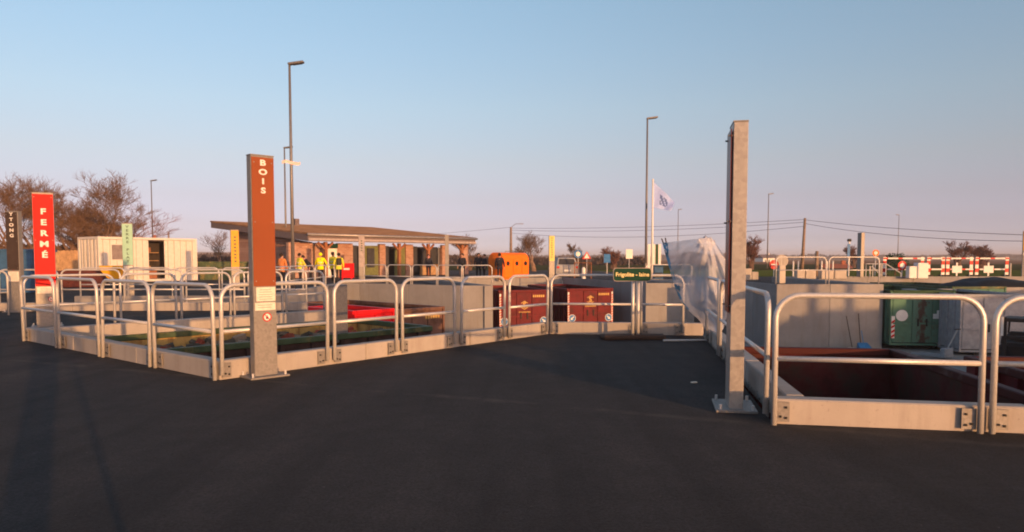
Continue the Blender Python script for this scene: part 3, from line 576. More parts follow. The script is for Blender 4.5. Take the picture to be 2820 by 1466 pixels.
# rubble inside the green container
k = [MB(), MB(), MB()]
for q in range(420):
    y = random.uniform(.3, 5.4); x = random.uniform(-1.2, 1.2); sz = random.uniform(.06, .26); z = 1.90 + .20 * noise.noise(Vector((x * 1.5, y, 0))) + random.uniform(0, .12)
    random.choice((k[0], k[0], k[1], k[2], k[2])).box((x, y, z), (sz, sz * random.uniform(.4, 1.2), sz * random.uniform(.2, .8)), random.uniform(0, 6), rx=random.uniform(-.5, .5), ry=random.uniform(-.6, .6))
k[2].box((0, 2.85, 1.05), (2.55, 5.4, 1.6))
rb = MB()
for i_, q in enumerate(k): o_ = len(rb.v); rb.v += q.v; rb.f += [tuple(a + o_ for a in f) for f in q.f]; rb.mi += [i_] * len(q.f)
rub = rb.build('rubble', ['rubble', 'rubble_red', 'rubble_dark']); rub.location = cl.location; rub.rotation_euler = cl.rotation_euler; tag(rub, kind='stuff')

# ------------------------------------------------------------------ lamp posts, poles, cables, flag
def lamp(label, x, ytop, yb_, Y, side=1, H=None, tape=False):
    p = W(x, ytop, Y); Hh = p.z
    t = thing('street_lamp', label, 'street lamp', (p.x, Y, 0), 0, 'slim lamp posts round the site')
    MB().tube([(0, 0, 0), (0, 0, Hh * .5), (0, 0, Hh - .05)], [.085, .07, .05], 10).build('pole', 'pole_steel', t, True)
    MB().box((side * .30, 0, Hh), (.72, .26, .10), ry=R(-8 * side), bev=.03).build('lamp_head', 'pole_steel', t)
    MB().box((side * .36, 0, Hh - .055), (.42, .2, .012), ry=R(-8 * side)).build('lens', 'glass_dark', t)
    MB().box((0, -.083, .9), (.1, .012, .42)).build('access_door', 'pole_steel', t)
    return t
l1 = lamp('tallest lamp post, right of the brown totem', 797, 174, 790, 33)
lamp('lamp post just left of the tallest one', 783, 406, 770, 57); lamp('lamp post beside the flag', 1783, 325, 745, 46)
lamp('distant lamp post rising behind the white cabin', 416, 497, 740, 82, 1); lamp('thin lamp post right of the flag', 1868, 577, 725, 130)
lamp('lamp post right of the tall edge on totem', 2117, 534, 735, 100); lamp('thin lamp post on the far right above the barriers', 2476, 592, 735, 146, -1)
q = W(804, 450, 33); k = MB()
pts = [(-.42, -.12, .02), (-.3, -.14, .07), (-.15, -.12, .06), (0, -.1, .0), (.15, -.12, -.02), (.32, -.14, -.05), (.42, -.14, -.02)]
for a, b_ in zip(pts, pts[1:]): k.add([(*a[:2], a[2] + .07), (*b_[:2], b_[2] + .07), (*b_[:2], b_[2] - .07), (*a[:2], a[2] - .07)], [(0, 1, 2, 3)])
k.tube([(0, 0, -.07), (0, 0, .07)], .09, 10); tp = k.build('barrier_tape', 'tape'); tp.location = q; tag(tp, 'pale barrier tape tied round the tallest lamp post', 'tape')
def pole(label, x, y0, y1, Y, r, m='wood_pole', lean=0.0, name='utility_pole', arm=None):
    a = W(x, y0, Y); t = thing(name, label, 'pole', (a.x - lean * a.z, Y, 0))
    MB().tube([(0, 0, 0), (lean * a.z * .5, 0, a.z * .5), (lean * a.z, 0, a.z)], [r * 1.15, r, r * .8], 8).build('shaft', m, t, True)
    if arm:
        MB().tube([(lean * a.z, 0, a.z - .1), (lean * a.z + arm[0] * .5, 0, a.z + arm[1]), (lean * a.z + arm[0], 0, a.z + arm[1])], .04, 6).build('arm', 'pole_steel', t)
        MB().box((lean * a.z + arm[0] + .2, 0, a.z + arm[1]), (.6, .2, .1)).build('lamp_head', 'pole_steel', t)
    return t, Vector((a.x, Y, a.z))
_, U1 = pole('leaning wooden utility pole holding the cables', 2217, 601, 750, 80, .17, lean=.035)
_, U2 = pole('dark utility pole with a lamp arm left of the round bare tree', 1407, 626, 705, 110, .2, arm=(1.4, .5))
_, U3 = pole('small utility pole behind the white cabin', 464, 640, 655, 140, .18, arm=(1.6, .6))
k = MB(); t = thing('overhead_cable', 'overhead cables sagging between the utility poles', 'cable')
UL = Vector((U2.x - 34, 118, U2.z - 1.6)); UR = W(2900, 642, 52)
def sag(a, b_, s_, dz=0, n=14): return [a.lerp(b_, i / n) + Vector((0, 0, dz - s_ * 4 * (i / n) * (1 - i / n))) for i in range(n + 1)]
for a, b_, s_, dz in ((UL, U2, .4, 0), (U2, U1, .35, -.15), (U2, U1, .5, -.45), (U2, U1, .9, -.9), (U1, UR, .25, -.2), (U1, UR, .5, -.6)):
    MB().tube(sag(a, b_, s_, dz), .02, 4).build('cable', 'cable', t)
pole('short brown post among the cream blocks', 2250, 692, 780, 44, .12, name='wooden_post')
Y_ = 44.; a = W(1798, 497, Y_); t = thing('flagpole', 'white flagpole beside the lamp post', 'flagpole', (a.x, Y_, 0))
MB().tube([(0, 0, 0), (0, 0, a.z)], [.075, .05], 10).build('pole', 'white', t, True); MB().box((0, 0, a.z + .04), (.12, .12, .08), bev=.03).build('cap', 'white', t)
fl = thing('flag', 'white flag with blue print drooping from the flagpole', 'flag', (a.x + .06, Y_, 0)); k = MB(); nx_, nz_ = 16, 10
tl, blf, tr_, brf = (0, a.z - .1), (0, a.z - 1.65), (1.28, a.z - 1.3), (1.05, a.z - 1.85)
for i in range(nx_ + 1):
    for j in range(nz_ + 1):
        u_, v_ = i / nx_, j / nz_; x = (tl[0] * (1 - u_) + tr_[0] * u_) * (1 - v_) + (blf[0] * (1 - u_) + brf[0] * u_) * v_; z = (tl[1] * (1 - u_) + tr_[1] * u_) * (1 - v_) + (blf[1] * (1 - u_) + brf[1] * u_) * v_
        k.v.append((x, .14 * u_ * math.sin(u_ * 9 + v_ * 3), z))
for i in range(nx_):
    for j in range(nz_): a_ = i * (nz_ + 1) + j; k.f.append((a_, a_ + 1, a_ + nz_ + 2, a_ + nz_ + 1)); k.mi.append(1 if (.28 < j / nz_ < .75 and .3 < i / nx_ < .72 and (i * 3 + j) % 4) else 0)
k.build('cloth', ['flag_white', 'flag_blue'], fl, True)

a = G(932, 886, .2); o = MB().box((0, 0, .36), (.15, .5, 1.1), bev=.01).build('steel_plate', 'pole_steel'); o.location = (a.x, a.y, 0); o.rotation_euler = (0, 0, R(-14)); tag(o, 'upright grey steel plate at the tip of the concrete finger', 'plate')
# unseen mound added on the right, shaped to shade the yard and green containers
k = MB(); nx_ = 40
for i in range(nx_ + 1):
    x = 29 + 45 * (i / nx_) ** 1.3; h = .0
    for (xa, ha), (xb, hb) in zip(((29, 0), (31.6, .85), (33.5, 1.62), (36.6, 1.72), (38.2, 2.4), (60, 2.7)), ((31.6, .85), (33.5, 1.62), (36.6, 1.72), (38.2, 2.4), (60, 2.7), (75, 0))):
        if xa <= x <= xb: h = ha + (hb - ha) * (x - xa) / (xb - xa)
    h *= 1 + .05 * noise.noise(Vector((x, 0, 3)))
    k.v += [(x, -1.5, -.02), (x, -3.4, h * .9), (x, -4.2, h), (x, -5.0, h * .9), (x, -7.2, -.02)]
for i in range(nx_):
    for q in range(4): a_ = i * 5 + q; k.f.append((a_, a_ + 5, a_ + 6, a_ + 1)); k.mi.append(0)
tag(k.build('added_shade_mound', 'grass', None, True), kind='structure')
# ------------------------------------------------------------------ small green sign on the tongue
sb = G(1745, 934); t = thing('direction_sign', 'small dark green sign reading Frigolite laine on steel posts', 'sign', sb, face_rz((.04, -1)))
q0, q1 = W(1687, 738, sb.y), W(1792, 775, sb.y); cw, ch_ = q1.x - q0.x, q0.z - q1.z; cx_, cz = (q0.x + q1.x) / 2 - sb.x, (q0.z + q1.z) / 2
def rrect(cx, cz, w_, h_, r): return [(cx + sx_ * (w_ / 2 - r) + r * math.cos(R(a)), cz + sz_ * (h_ / 2 - r) + r * math.sin(R(a))) for sx_, sz_, a0 in ((1, -1, -90), (1, 1, 0), (-1, 1, 90), (-1, -1, 180)) for a in (a0, a0 + 30, a0 + 60, a0 + 90)]
MB().prism(rrect(cx_, cz, cw, ch_, .05), -.06, -.04).build('sign_border', 'pale_panel', t); pl_ = MB().prism(rrect(cx_, cz, cw - .02, ch_ - .02, .045), -.064, -.0605).build('sign_face', 'sign_green', t)
text('lettering', 'Frigolite - laine', .098, 'sign_text', t, (cx_, -.067, cz), .0015, .0012)
for x in (-.02, .075): MB().tube([(x, 0, .04), (x, 0, q1.z - .005 if x > 0 else q0.z - .04)], .03, 10).build('post', 'galvanized', t, True)
for x in (-.30, .27): MB().box((x + .0, 0, .04), (.56, .36, .08), rz=R(6 if x < 0 else -8), bev=.025).build('rubber_foot', 'rubber', t)

# ------------------------------------------------------------------ plastic sheet
rows = [((1824, 669), (1958, 654)), ((1832, 700), (1986, 690)), ((1845, 745), (2006, 732)), ((1858, 790), (2009, 790)), ((1872, 825), (2007, 840)), ((1893, 852), (2002, 872)), ((1928, 885), (1992, 905)), ((1953, 924), (1970, 938))]
k = MB(); nu, nv = 60, 64
for j in range(nv + 1):
    f = j / nv * (len(rows) - 1); i0 = min(int(f), len(rows) - 2); fr = f - i0
    for i in range(nu + 1):
        u_ = i / nu; l = Vector(rows[i0][0]).lerp(Vector(rows[i0 + 1][0]), fr); r_ = Vector(rows[i0][1]).lerp(Vector(rows[i0 + 1][1]), fr); q = l.lerp(r_, u_)
        nzv = Vector((u_ * 2.2, j / nv * 3, 0)); an = math.atan2(q.y - 640, q.x - 1950); dep = 12.7 - 1.1 * u_ + .16 * noise.noise(nzv) + .045 * noise.noise(nzv * 2.7) + .012 * noise.noise(nzv * 6.0) + (.032 * math.sin(an * 20 + 3 * noise.noise(nzv * 1.5)) + .012 * math.sin(an * 51)) * min(1, math.hypot(q.x - 1950, q.y - 640) / 90) - .35 * math.sin(math.pi * u_) * (1 - .3 * j / nv)
        k.v.append(tuple(W(q.x, q.y, dep)))
for j in range(nv):
    for i in range(nu):
        a_ = j * (nu + 1) + i; k.f.append((a_, a_ + 1, a_ + nu + 2, a_ + nu + 1))
        k.mi.append(1 if (i < 3 + 3 * noise.noise(Vector((1.5, j * .17, 9))) and noise.noise(Vector((i * .5, j * .31, 4))) > -.12 and j < 46) else 0)
sh = k.build('plastic_sheet', ['plastic_film', 'film_blue'], None, True); tag(sh, 'large crumpled clear plastic sheet blowing beside the tall steel totem', 'plastic sheet')
k = MB(); c0 = W(1945, 672, 11.9); bm = bmesh.new(); bmesh.ops.create_icosphere(bm, subdivisions=4, radius=1)
for v in bm.verts: d_ = 1 + .5 * noise.noise(v.co * 2.2) + .3 * noise.noise(v.co * 5); v.co = Vector((v.co.x * .12 * d_, v.co.y * .09 * d_, v.co.z * .10 * d_ * (1.3 if noise.noise(v.co * 4 + Vector((5, 0, 0))) > .15 else .9)))
me = bpy.data.meshes.new('crumpled_top'); bm.to_mesh(me); bm.free(); me.materials.append(M('plastic_film')); o = link('crumpled_top', me, sh); o.location = c0
for p_ in me.polygons: p_.use_smooth = True
for q, (x0, y0, x1, y1) in enumerate(((1822, 657, 1834, 690), (1832, 655, 1838, 684))):
    o = MB().tube([W(x1, y1, 12.75), W(x0, y0, 12.75)], .011, 6).build('steel_rod', 'rubber'); tag(o, ('left' if q == 0 else 'right') + ' of the two thin rods holding up the plastic sheet corner', 'rod', 'rods behind the plastic sheet')
o = MB().tube([G(1826, 938, .02), G(1960, 937, .02)], .018, 6).build('metal_bar', 'galvanized'); tag(o, 'thin metal bar lying on the asphalt below the plastic sheet', 'bar')
o = MB().box((0, 0, .08), (.62, .22, .16), bev=.02).build('concrete_block', 'kerb_concrete'); q = G(1888, 921); o.location = q; tag(o, 'pale concrete block by the kerb under the plastic sheet', 'block')

# ------------------------------------------------------------------ brick building
FL = Vector((-14.2, 50.0)); FR = Vector((-3.1, 62.0)); u = (FR - FL).normalized(); v = Vector((-u.y, u.x)); LEN = (FR - FL).length; DEP = 15.0
bd = thing('brick_building', 'long low brick building with a mossy single pitch roof', 'building', (FL.x, FL.y, 0), math.atan2(u.y, u.x))
ze, zr, tk = 3.2, 4.55, .6
def slab(x0, x1, y0, y1, z0, z1, t0, m, nm):
    k = MB(); k.add([(x0, y0, z0 - t0), (x1, y0, z0 - t0), (x1, y1, z1 - t0), (x0, y1, z1 - t0), (x0, y0, z0), (x1, y0, z0), (x1, y1, z1), (x0, y1, z1)], [(0, 3, 2, 1), (4, 5, 6, 7), (0, 1, 5, 4), (1, 2, 6, 5), (2, 3, 7, 6), (3, 0, 4, 7)]); return k.build(nm, m, bd)
roof = slab(0, LEN, 0, DEP, ze, zr, .12, 'roof_moss', 'roof')
slab(.04, LEN - .04, .04, DEP - .04, ze - .125, zr - .125, tk - .14, 'fascia', 'fascia')
MB().tube([(-.05, -.09, ze - .12), (LEN + .05, -.09, ze - .12)], .09, 8).build('gutter', 'zinc', bd, True)
MB().box((LEN / 2, -.02, ze - .45), (LEN - .1, .06, .16)).build('eave_board', 'pale_panel', bd)
o = MB().box((LEN * .38, DEP * .8, 4.5), (.4, .4, .7)).build('chimney', 'fascia', roof)
# gable wall and back wall
k = MB(); wi = 1.2
k.add([(wi, wi + .6, 0), (wi, DEP - wi, 0), (wi, DEP - wi, zr - .7), (wi, wi + .6, ze - .62), (wi + .3, wi + .6, 0), (wi + .3, DEP - wi, 0), (wi + .3, DEP - wi, zr - .7), (wi + .3, wi + .6, ze - .62)], [(0, 1, 2, 3), (7, 6, 5, 4), (0, 4, 5, 1), (3, 2, 6, 7), (0, 3, 7, 4), (1, 5, 6, 2)])
g = k.build('gable_wall', 'brick_masonry', bd)
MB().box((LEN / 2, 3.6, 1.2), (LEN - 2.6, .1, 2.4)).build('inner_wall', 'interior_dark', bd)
FW = 1.8
def s_at(x):
    p = FL + v * FW; return (on_line(p, p + u * LEN, x, 1.5).xy - p).dot(u)
def part_px(nm, x0, x1, z0, z1, m, y=FW, th=.3):
    a, b_ = s_at(x0), s_at(x1); return MB().box(((a + b_) / 2, y + th / 2, (z0 + z1) / 2), (b_ - a, th, z1 - z0)).build(nm, m, bd)
for x0, x1 in ((795, 852), (868, 899), (931, 972), (1046, 1062), (1118, 1138), (1218, 1230), (1272, 1290)): part_px('brick_pier', x0, x1, 0, 2.55, 'brick_masonry')
part_px('window', 852, 866, 0, 2.5, 'glass_dark', FW + .1, .05); part_px('door', 899, 931, 0, 2.15, 'white', FW + .12, .06)
part_px('sign_box', 902, 929, 2.2, 2.5, 'sign_green', FW - .1, .1)
part_px('window', 974, 986, .3, 2.4, 'glass_dark', FW + .1, .05); part_px('window', 1008, 1044, .1, 2.4, 'door_green', FW + .12, .05); part_px('window', 1012, 1032, .7, 2.2, 'glass_dark', FW + .02, .05)
part_px('window', 1063, 1073, .2, 2.4, 'glass_dark', FW + .1, .05); part_px('door', 1089, 1118, 0, 2.3, 'door_green', FW + .12, .06); part_px('window', 1139, 1151, .3, 2.4, 'glass_dark', FW + .1, .05)
part_px('window', 1168, 1218, .9, 2.3, 'glass_dark', FW + .3, .05); part_px('counter', 1168, 1218, 0, .9, 'timber_board', FW + .4, .2); part_px('mullion', 1207, 1209, .3, 2.4, 'zinc', FW - .02, .05)
for x in (878, 1080, 1160, 1252):
    a = s_at(x); k = MB().box((a, .9, 1.3), (.22, .22, 2.6)); pc = k.build('timber_post', 'orange_timber', bd)
    for sg in (-1, 1): MB().box((a + sg * .32, .9, 2.3), (.8, .13, .13), ry=R(-42 * sg)).build('brace', 'orange_timber', pc)
o = MB().box((0, 0, .62), (.95, .12, .95)).box((0, -.07, .72), (.4, .01, .12), m=1).box((-.3, 0, .08), (.06, .3, .16)).box((.3, 0, .08), (.06, .3, .16)).build('red_board', ['bright_red', 'white']); a = W(955, 745, 47); o.location = (a.x, 47, 0); tag(o, 'red board standing before the brick wall beside the yellow jackets', 'board')

# ------------------------------------------------------------------ white site cabin
cb = thing('site_cabin', 'white corrugated site cabin with an open dark doorway', 'cabin', (-23.6, 41.0, 0), math.atan2(.82, .57)); CL, CW, CH = 6.06, 2.44, 2.66
def cab(nm, x0, x1, y0, y1, z0, z1, m, par=None): return MB().box(((x0 + x1) / 2, (y0 + y1) / 2, (z0 + z1) / 2), (x1 - x0, y1 - y0, z1 - z0)).build(nm, m, par or cb)
ds0, ds1 = 2.95, 3.95
for nm, x0, x1 in (('front_wall', .1, ds0), ('front_wall', ds1, CL - .1)):
    k = MB(); n = int((x1 - x0) / .19); st = (x1 - x0) / n
    for i in range(n): k.box((x0 + st * (i + .5), .03 if i % 2 else .10, CH / 2), (st + .002, .05, CH - .3))
    k.build(nm, 'cabin_white', cb)
k = MB()
for i in range(11): k.box((.03 if i % 2 else .10, .1 + (CW - .2) / 11 * (i + .5), CH / 2), (.05, (CW - .2) / 11 + .002, CH - .3))
k.build('end_wall', 'cabin_white', cb)
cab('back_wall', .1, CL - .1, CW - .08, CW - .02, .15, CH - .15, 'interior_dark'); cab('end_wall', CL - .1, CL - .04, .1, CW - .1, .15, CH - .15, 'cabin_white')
cab('roof', 0, CL, 0, CW, CH - .13, CH, 'cabin_white'); cab('floor', 0, CL, 0, CW, .02, .16, 'cabin_white')
for x in (.075, CL - .075):
    for y in (.075, CW - .075): cab('corner_post', x - .075, x + .075, y - .075, y + .075, .16, CH - .13, 'cabin_white')
wn = cab('window', .75, 1.65, -.02, .03, 1.35, 2.2, 'window_grey'); cab('window_frame', .70, 1.70, -.012, .028, 1.30, 2.25, 'cabin_white', wn)
cab('lock_rod', -.03, 0, .8, .84, .2, CH - .2, 'galvanized'); cab('lock_rod', -.03, 0, 1.6, 1.64, .2, CH - .2, 'galvanized')
for z in (.75, 1.25, 1.75): cab('shelf', ds0 - .2, ds1 + .2, 1.1, 1.7, z, z + .04, 'timber_board')
def at_cabin(x, y, z):
    r = math.atan2(.82, .57); return (-23.6 + x * math.cos(r) - y * math.sin(r), 41 + x * math.sin(r) + y * math.cos(r), z)
for nm, lab, x, z, d_, m in (('box', 'orange box on the top shelf inside the white cabin', 3.4, 1.95, (.55, .3, .28), 'orange_timber'), ('box', 'pale box on the middle shelf inside the white cabin', 3.3, 1.38, (.35, .3, .16), 'white'), ('box', 'flat tan box on the lowest shelf inside the white cabin', 3.35, .88, (.6, .3, .14), 'timber_board'), ('crate', 'tan crate on the floor in the white cabin doorway', 3.4, .42, (.6, .4, .5), 'orange_timber')):
    o = MB().box((0, 0, 0), d_, bev=.01).build(nm, m); o.location = at_cabin(x, .75 if z < .6 else 1.3, z); o.rotation_euler = (0, 0, math.atan2(.82, .57)); tag(o, lab, nm, 'goods in the white cabin')

# ------------------------------------------------------------------ left background: blue container, fence, skips, yellow hopper
def skip(name, label, c, d_, rz, m, inner='interior_dark', slope=.25, cat='skip'):
    t = thing(name, label, cat, c, rz); L, w_, h_ = d_; k = MB()
    lo = L / 2 - slope
    vs = [(-lo, -w_ / 2, 0), (lo, -w_ / 2, 0), (lo, w_ / 2, 0), (-lo, w_ / 2, 0), (-L / 2, -w_ / 2, h_), (L / 2, -w_ / 2, h_), (L / 2, w_ / 2, h_), (-L / 2, w_ / 2, h_)]
    k.add(vs, [(0, 3, 2, 1), (0, 1, 5, 4), (1, 2, 6, 5), (2, 3, 7, 6), (3, 0, 4, 7)]); k.build('body', m, t)
    k = MB(); k.add([(x * .96, y * .94, z + .04 if z < .1 else z) for x, y, z in vs], [(0, 1, 2, 3), (4, 5, 1, 0), (5, 6, 2, 1), (6, 7, 3, 2), (7, 4, 0, 3)]); k.build('lining', inner, t)
    r_ = MB()
    for sg in (-1, 1): r_.box((0, sg * w_ / 2, h_), (L + .1, .1, .1)); r_.box((sg * L / 2, 0, h_ + .002), (.1, w_ - .11, .1))
    r_.build('rim', m, t)
    for q in range(4): 
        for sg in (-1, 1): MB().box((-lo + (q + .5) * 2 * lo / 4, sg * (w_ / 2 + .03), h_ / 2), (.08, .06, h_ - .1)).build('rib', m, t)
    return t
a = W(40, 742, 30); skip('blue_container', 'large blue container behind the dark totem', (W(103, 742, 30).x - 2.35, 30.5, 0), (4.2, 2.4, 1.75), R(12), 'blue_paint', slope=.1, cat='container')
a = W(235, 770, 36); skip('maroon_skip', 'dark maroon skip behind the left railings', (a.x, 36, 0), (2.2, 1.5, .75), R(20), 'skip_maroon')
a = W(600, 765, 47); skip('green_skip', 'long green skip left of the brick building', (a.x, 48, 0), (3.0, 1.7, 1.15), R(15), 'green_rim', 'green_dark', slope=.15)
a = W(310, 770, 33); t = thing('yellow_hopper', 'yellow plastic hopper bin in front of the white cabin', 'bin', (a.x, 33, 0), R(10))
k = MB(); k.add([(-.42, -.3, .9), (.42, -.3, .9), (.42, .3, .9), (-.42, .3, .9), (.0, -.12, .3), (.28, -.12, .3), (.28, .12, .3), (.0, .12, .3)], [(4, 5, 1, 0), (5, 6, 2, 1), (6, 7, 3, 2), (7, 4, 0, 3), (4, 7, 6, 5)]); k.build('tub', 'yellow_plastic', t)
MB().box((0, 0, .99), (.92, .68, .18), bev=.03).build('lid', 'yellow_plastic', t)
for sg in (-1, 1): MB().box((.14 + sg * .12, 0, .15), (.05, .3, .3)).build('leg', 'black', t)
# timber fence behind
fn = thing('timber_fence', 'sunlit board fence below the bare trees on the left', 'fence', W(55, 745, 62).xy.to_3d(), R(8)); me = None
for i in range(44):
    if me is None: o = MB().box((0, 0, 1.05), (.145, .03, 2.1)).build('board', 'timber_board', fn); me = o.data
    else: o = link('board', me, fn)
    o.location = (i * .155, random.uniform(-.01, .01), random.uniform(-.03, .03))
for z in (.5, 1.6): MB().box((3.4, .04, z), (6.9, .05, .09)).build('rail', 'timber_board', fn)
def house(label, c, rz, L, w_, h_, rh, wm='brick_red', rm='roof_moss'):
    t = thing('house', label, 'house', c, rz); MB().box((0, 0, h_ / 2), (L, w_, h_)).build('wall', wm, t)
    k = MB(); k.add([(-L / 2 - .2, -w_ / 2 - .3, h_), (L / 2 + .2, -w_ / 2 - .3, h_), (L / 2 + .2, w_ / 2 + .3, h_), (-L / 2 - .2, w_ / 2 + .3, h_), (-L / 2 - .2, 0, h_ + rh), (L / 2 + .2, 0, h_ + rh)], [(0, 1, 5, 4), (2, 3, 4, 5), (0, 4, 3), (1, 2, 5), (0, 3, 2, 1)]); rf = k.build('roof', rm, t)
    MB().box((L * .3, 0, h_ + rh), (.5, .5, 1)).build('chimney', wm, rf)
    for x in (-.3, .0, .3): MB().box((x * L, -w_ / 2, h_ * .5), (L * .1, .08, h_ * .4)).build('window', 'glass_dark', t)
    return t
a = W(400, 700, 120); house('brown roofed house behind the white cabin and the lamp post', (a.x, 120, 0), R(15), 5, 7, 3.0, 1.8)
a = W(2300, 740, 105); house('low red brick house beyond the cream blocks', (a.x, 105, -1.2), R(-10), 3.6, 4, 1.0, .8, 'brick_red', 'brick_red')
a = W(2107, 705, 300); house('tiny pale house on the horizon left of the leaning pole', (a.x, 300, -1), R(20), 6, 5, 2.5, 1.5, 'white', 'fascia')

# ------------------------------------------------------------------ orange recycling container
a = W(1341, 772, 44.5); t = thing('recycling_container', 'bright orange recycling container with a rounded top', 'container', (a.x + 1.35, 45.4, 0), R(45), 'recycling containers')
def rprof(w_, h_, r): return [(-w_ / 2, .12), (w_ / 2, .12), (w_ / 2, h_ - r)] + [(w_ / 2 - r + r * math.cos(R(q)), h_ - r + r * math.sin(R(q))) for q in range(15, 90, 15)] + [(0, h_)] + [(-w_ / 2 + r + r * math.cos(R(q)), h_ - r + r * math.sin(R(q))) for q in range(105, 180, 15)] + [(-w_ / 2, h_ - r)]
k = MB(); pr = rprof(1.3, 1.78, .5); k.prism(pr, -1.15, 1.15); bdy = k.build('body', 'orange_plastic', t); bdy.rotation_euler = (0, 0, R(90))
for x in (-.78, 0, .78): MB().box((x, -.67, .8), (.55, .10, 1.2), bev=.05).build('bulge', 'orange_plastic', t)
for x in (-.78, 0, .78): MB().disc((x, -.735, 1.1), .14, .012).build('slot', 'black', t)
for x in (-.9, .9): MB().box((x, 0, .06), (.12, 1.1, .12)).build('foot', 'black', t)
o = MB().tube([(-.3, 0, 1.78), (-.3, 0, 1.86), (.3, 0, 1.86), (.3, 0, 1.78)], .025, 6).build('lifting_bar', 'galvanized_column', t)

# ------------------------------------------------------------------ people
def skin_mesh(joints, edges, sub=1):
    me = bpy.data.meshes.new('sk'); ks = list(joints); me.from_pydata([joints[k_][0] for k_ in ks], [(ks.index(a), ks.index(b_)) for a, b_ in edges], [])
    o = bpy.data.objects.new('sk', me); COL.objects.link(o); md = o.modifiers.new('s', 'SKIN'); md.use_smooth_shade = True
    for i, k_ in enumerate(ks):
        r = joints[k_][1]; me.skin_vertices[0].data[i].radius = (r if isinstance(r, tuple) else (r, r)); me.skin_vertices[0].data[i].use_root = (i == 0)
    sb_ = o.modifiers.new('u', 'SUBSURF'); sb_.levels = sub
    r = bpy.data.meshes.new_from_object(o.evaluated_get(bpy.context.evaluated_depsgraph_get())); bpy.data.objects.remove(o); bpy.data.meshes.remove(me); return r
def person(label, x, y, rz, coat, trou='trouser', hair='hair', h=1.75, bend=0.0, arms=((.04, .03), (.04, .03)), stride=.06, hood=False, z=0.0, skin='skin', bag=False):
    k_ = h / 1.75; t = thing('person', label, 'person', (x, y, z), rz, 'people on the site'); t.scale = (k_,) * 3
    def bz(p): 
        if p[2] < .95: return p
        q = Vector(p) - Vector((0, 0, .95)); c, s_ = math.cos(bend), math.sin(bend); return (q.x, q.y * c - q.z * s_, .95 + q.y * s_ + q.z * c)
    J = {'pelvis': ((0, 0, .95), (.15, .11)), 'waist': (bz((0, 0, 1.1)), (.13, .10)), 'chest': (bz((0, 0, 1.32)), (.16, .11)), 'neck': (bz((0, -.01, 1.48)), .055), 'chin': (bz((0, -.02, 1.56)), .075), 'head': (bz((0, -.02, 1.66)), .098), 'crown': (bz((0, -.01, 1.72)), .07), 'nose': (bz((0, -.125, 1.625)), .016)}
    Eg = [('pelvis', 'waist'), ('waist', 'chest'), ('chest', 'neck'), ('neck', 'chin'), ('chin', 'head'), ('head', 'crown'), ('head', 'nose')]
    A_ = {}
    for sg, nm, (fw, out) in ((-1, 'l', arms[0]), (1, 'r', arms[1])):
        J['hip' + nm] = ((sg * .095, 0, .87), .095); J['knee' + nm] = ((sg * .105, -.02 - sg * stride * .6, .48), .062); J['ank' + nm] = ((sg * .11, .0 - sg * stride, .09), .042); J['toe' + nm] = ((sg * .125, -.17 - sg * stride, .04), .038)
        J['sho' + nm] = (bz((sg * .19, 0, 1.42)), .062); J['elb' + nm] = (bz((sg * (.24 + out), -fw * .5, 1.14)), .045); J['wri' + nm] = (bz((sg * (.25 + out), -fw - .05, .90)), .032); J['palm' + nm] = (bz((sg * (.25 + out), -fw - .07, .83)), .03)
        for q in range(4): J['f%d%s' % (q, nm)] = (bz((sg * (.25 + out) , -fw - .04 - .022 * q, .735 + .008 * abs(q - 1))), .009); Eg.append(('palm' + nm, 'f%d%s' % (q, nm)))
        J['th' + nm] = (bz((sg * (.22 + out), -fw - .115, .79)), .010); Eg.append(('palm' + nm, 'th' + nm))
        Eg += [('pelvis', 'hip' + nm), ('hip' + nm, 'knee' + nm), ('knee' + nm, 'ank' + nm), ('ank' + nm, 'toe' + nm), ('chest', 'sho' + nm), ('sho' + nm, 'elb' + nm), ('elb' + nm, 'wri' + nm), ('wri' + nm, 'palm' + nm)]
    me = skin_mesh(J, Eg)
    for m in (trou, skin, 'black'): me.materials.append(M(m))
    for p_ in me.polygons:
        c = p_.center; p_.material_index = 2 if c.z < .075 else (0 if (c.z < 1.0 and abs(c.x) < .21 and c.y > -.25) else 1)
    link('body', me, t)
    cj = {k__: J[k__] for k__ in ('pelvis', 'waist', 'chest', 'shol', 'elbl', 'wril', 'shor', 'elbr', 'wrir')}
    cj = {a: (b_[0], tuple(r * 1.22 for r in b_[1]) if isinstance(b_[1], tuple) else b_[1] * 1.32) for a, b_ in cj.items()}
    cj['hem'] = ((0, 0, .80), (.165, .13)); cj['collar'] = (bz((0, 0, 1.48)), .085); ce = [('pelvis', 'hem'), ('pelvis', 'waist'), ('waist', 'chest'), ('chest', 'collar')]
    for nm in 'lr': ce += [('chest', 'sho' + nm), ('sho' + nm, 'elb' + nm), ('elb' + nm, 'wri' + nm)]
    me = skin_mesh(cj, ce); me.materials.append(M(coat)); link('jacket', me, t)
    if coat.startswith('hi_vis'):
        for zz, rx_, ry_ in ((1.02, .192, .142), (1.2, .185, .14)):
            q = [(rx_ * math.cos(R(g * 24)), ry_ * math.sin(R(g * 24))) for g in range(15)]; k = MB(); k.add([bz((x_, y_, zz - .025)) for x_, y_ in q] + [bz((x_, y_, zz + .025)) for x_, y_ in q], [(g, (g + 1) % 15, (g + 1) % 15 + 15, g + 15) for g in range(15)]); k.build('reflective_band', 'paper', t)
    bm = bmesh.new(); bmesh.ops.create_icosphere(bm, subdivisions=2, radius=.118 if hood else .108); hc = Vector(bz((0, .012, 1.675)))
    if not hood: bmesh.ops.delete(bm, geom=[f for f in bm.faces if f.calc_center_median().z < -.02 and f.calc_center_median().y < .02], context='FACES')
    for v_ in bm.verts: v_.co += hc
    me = bpy.data.meshes.new('h'); bm.to_mesh(me); bm.free(); me.materials.append(M(coat if hood else hair)); link('hood' if hood else 'hair', me, t)
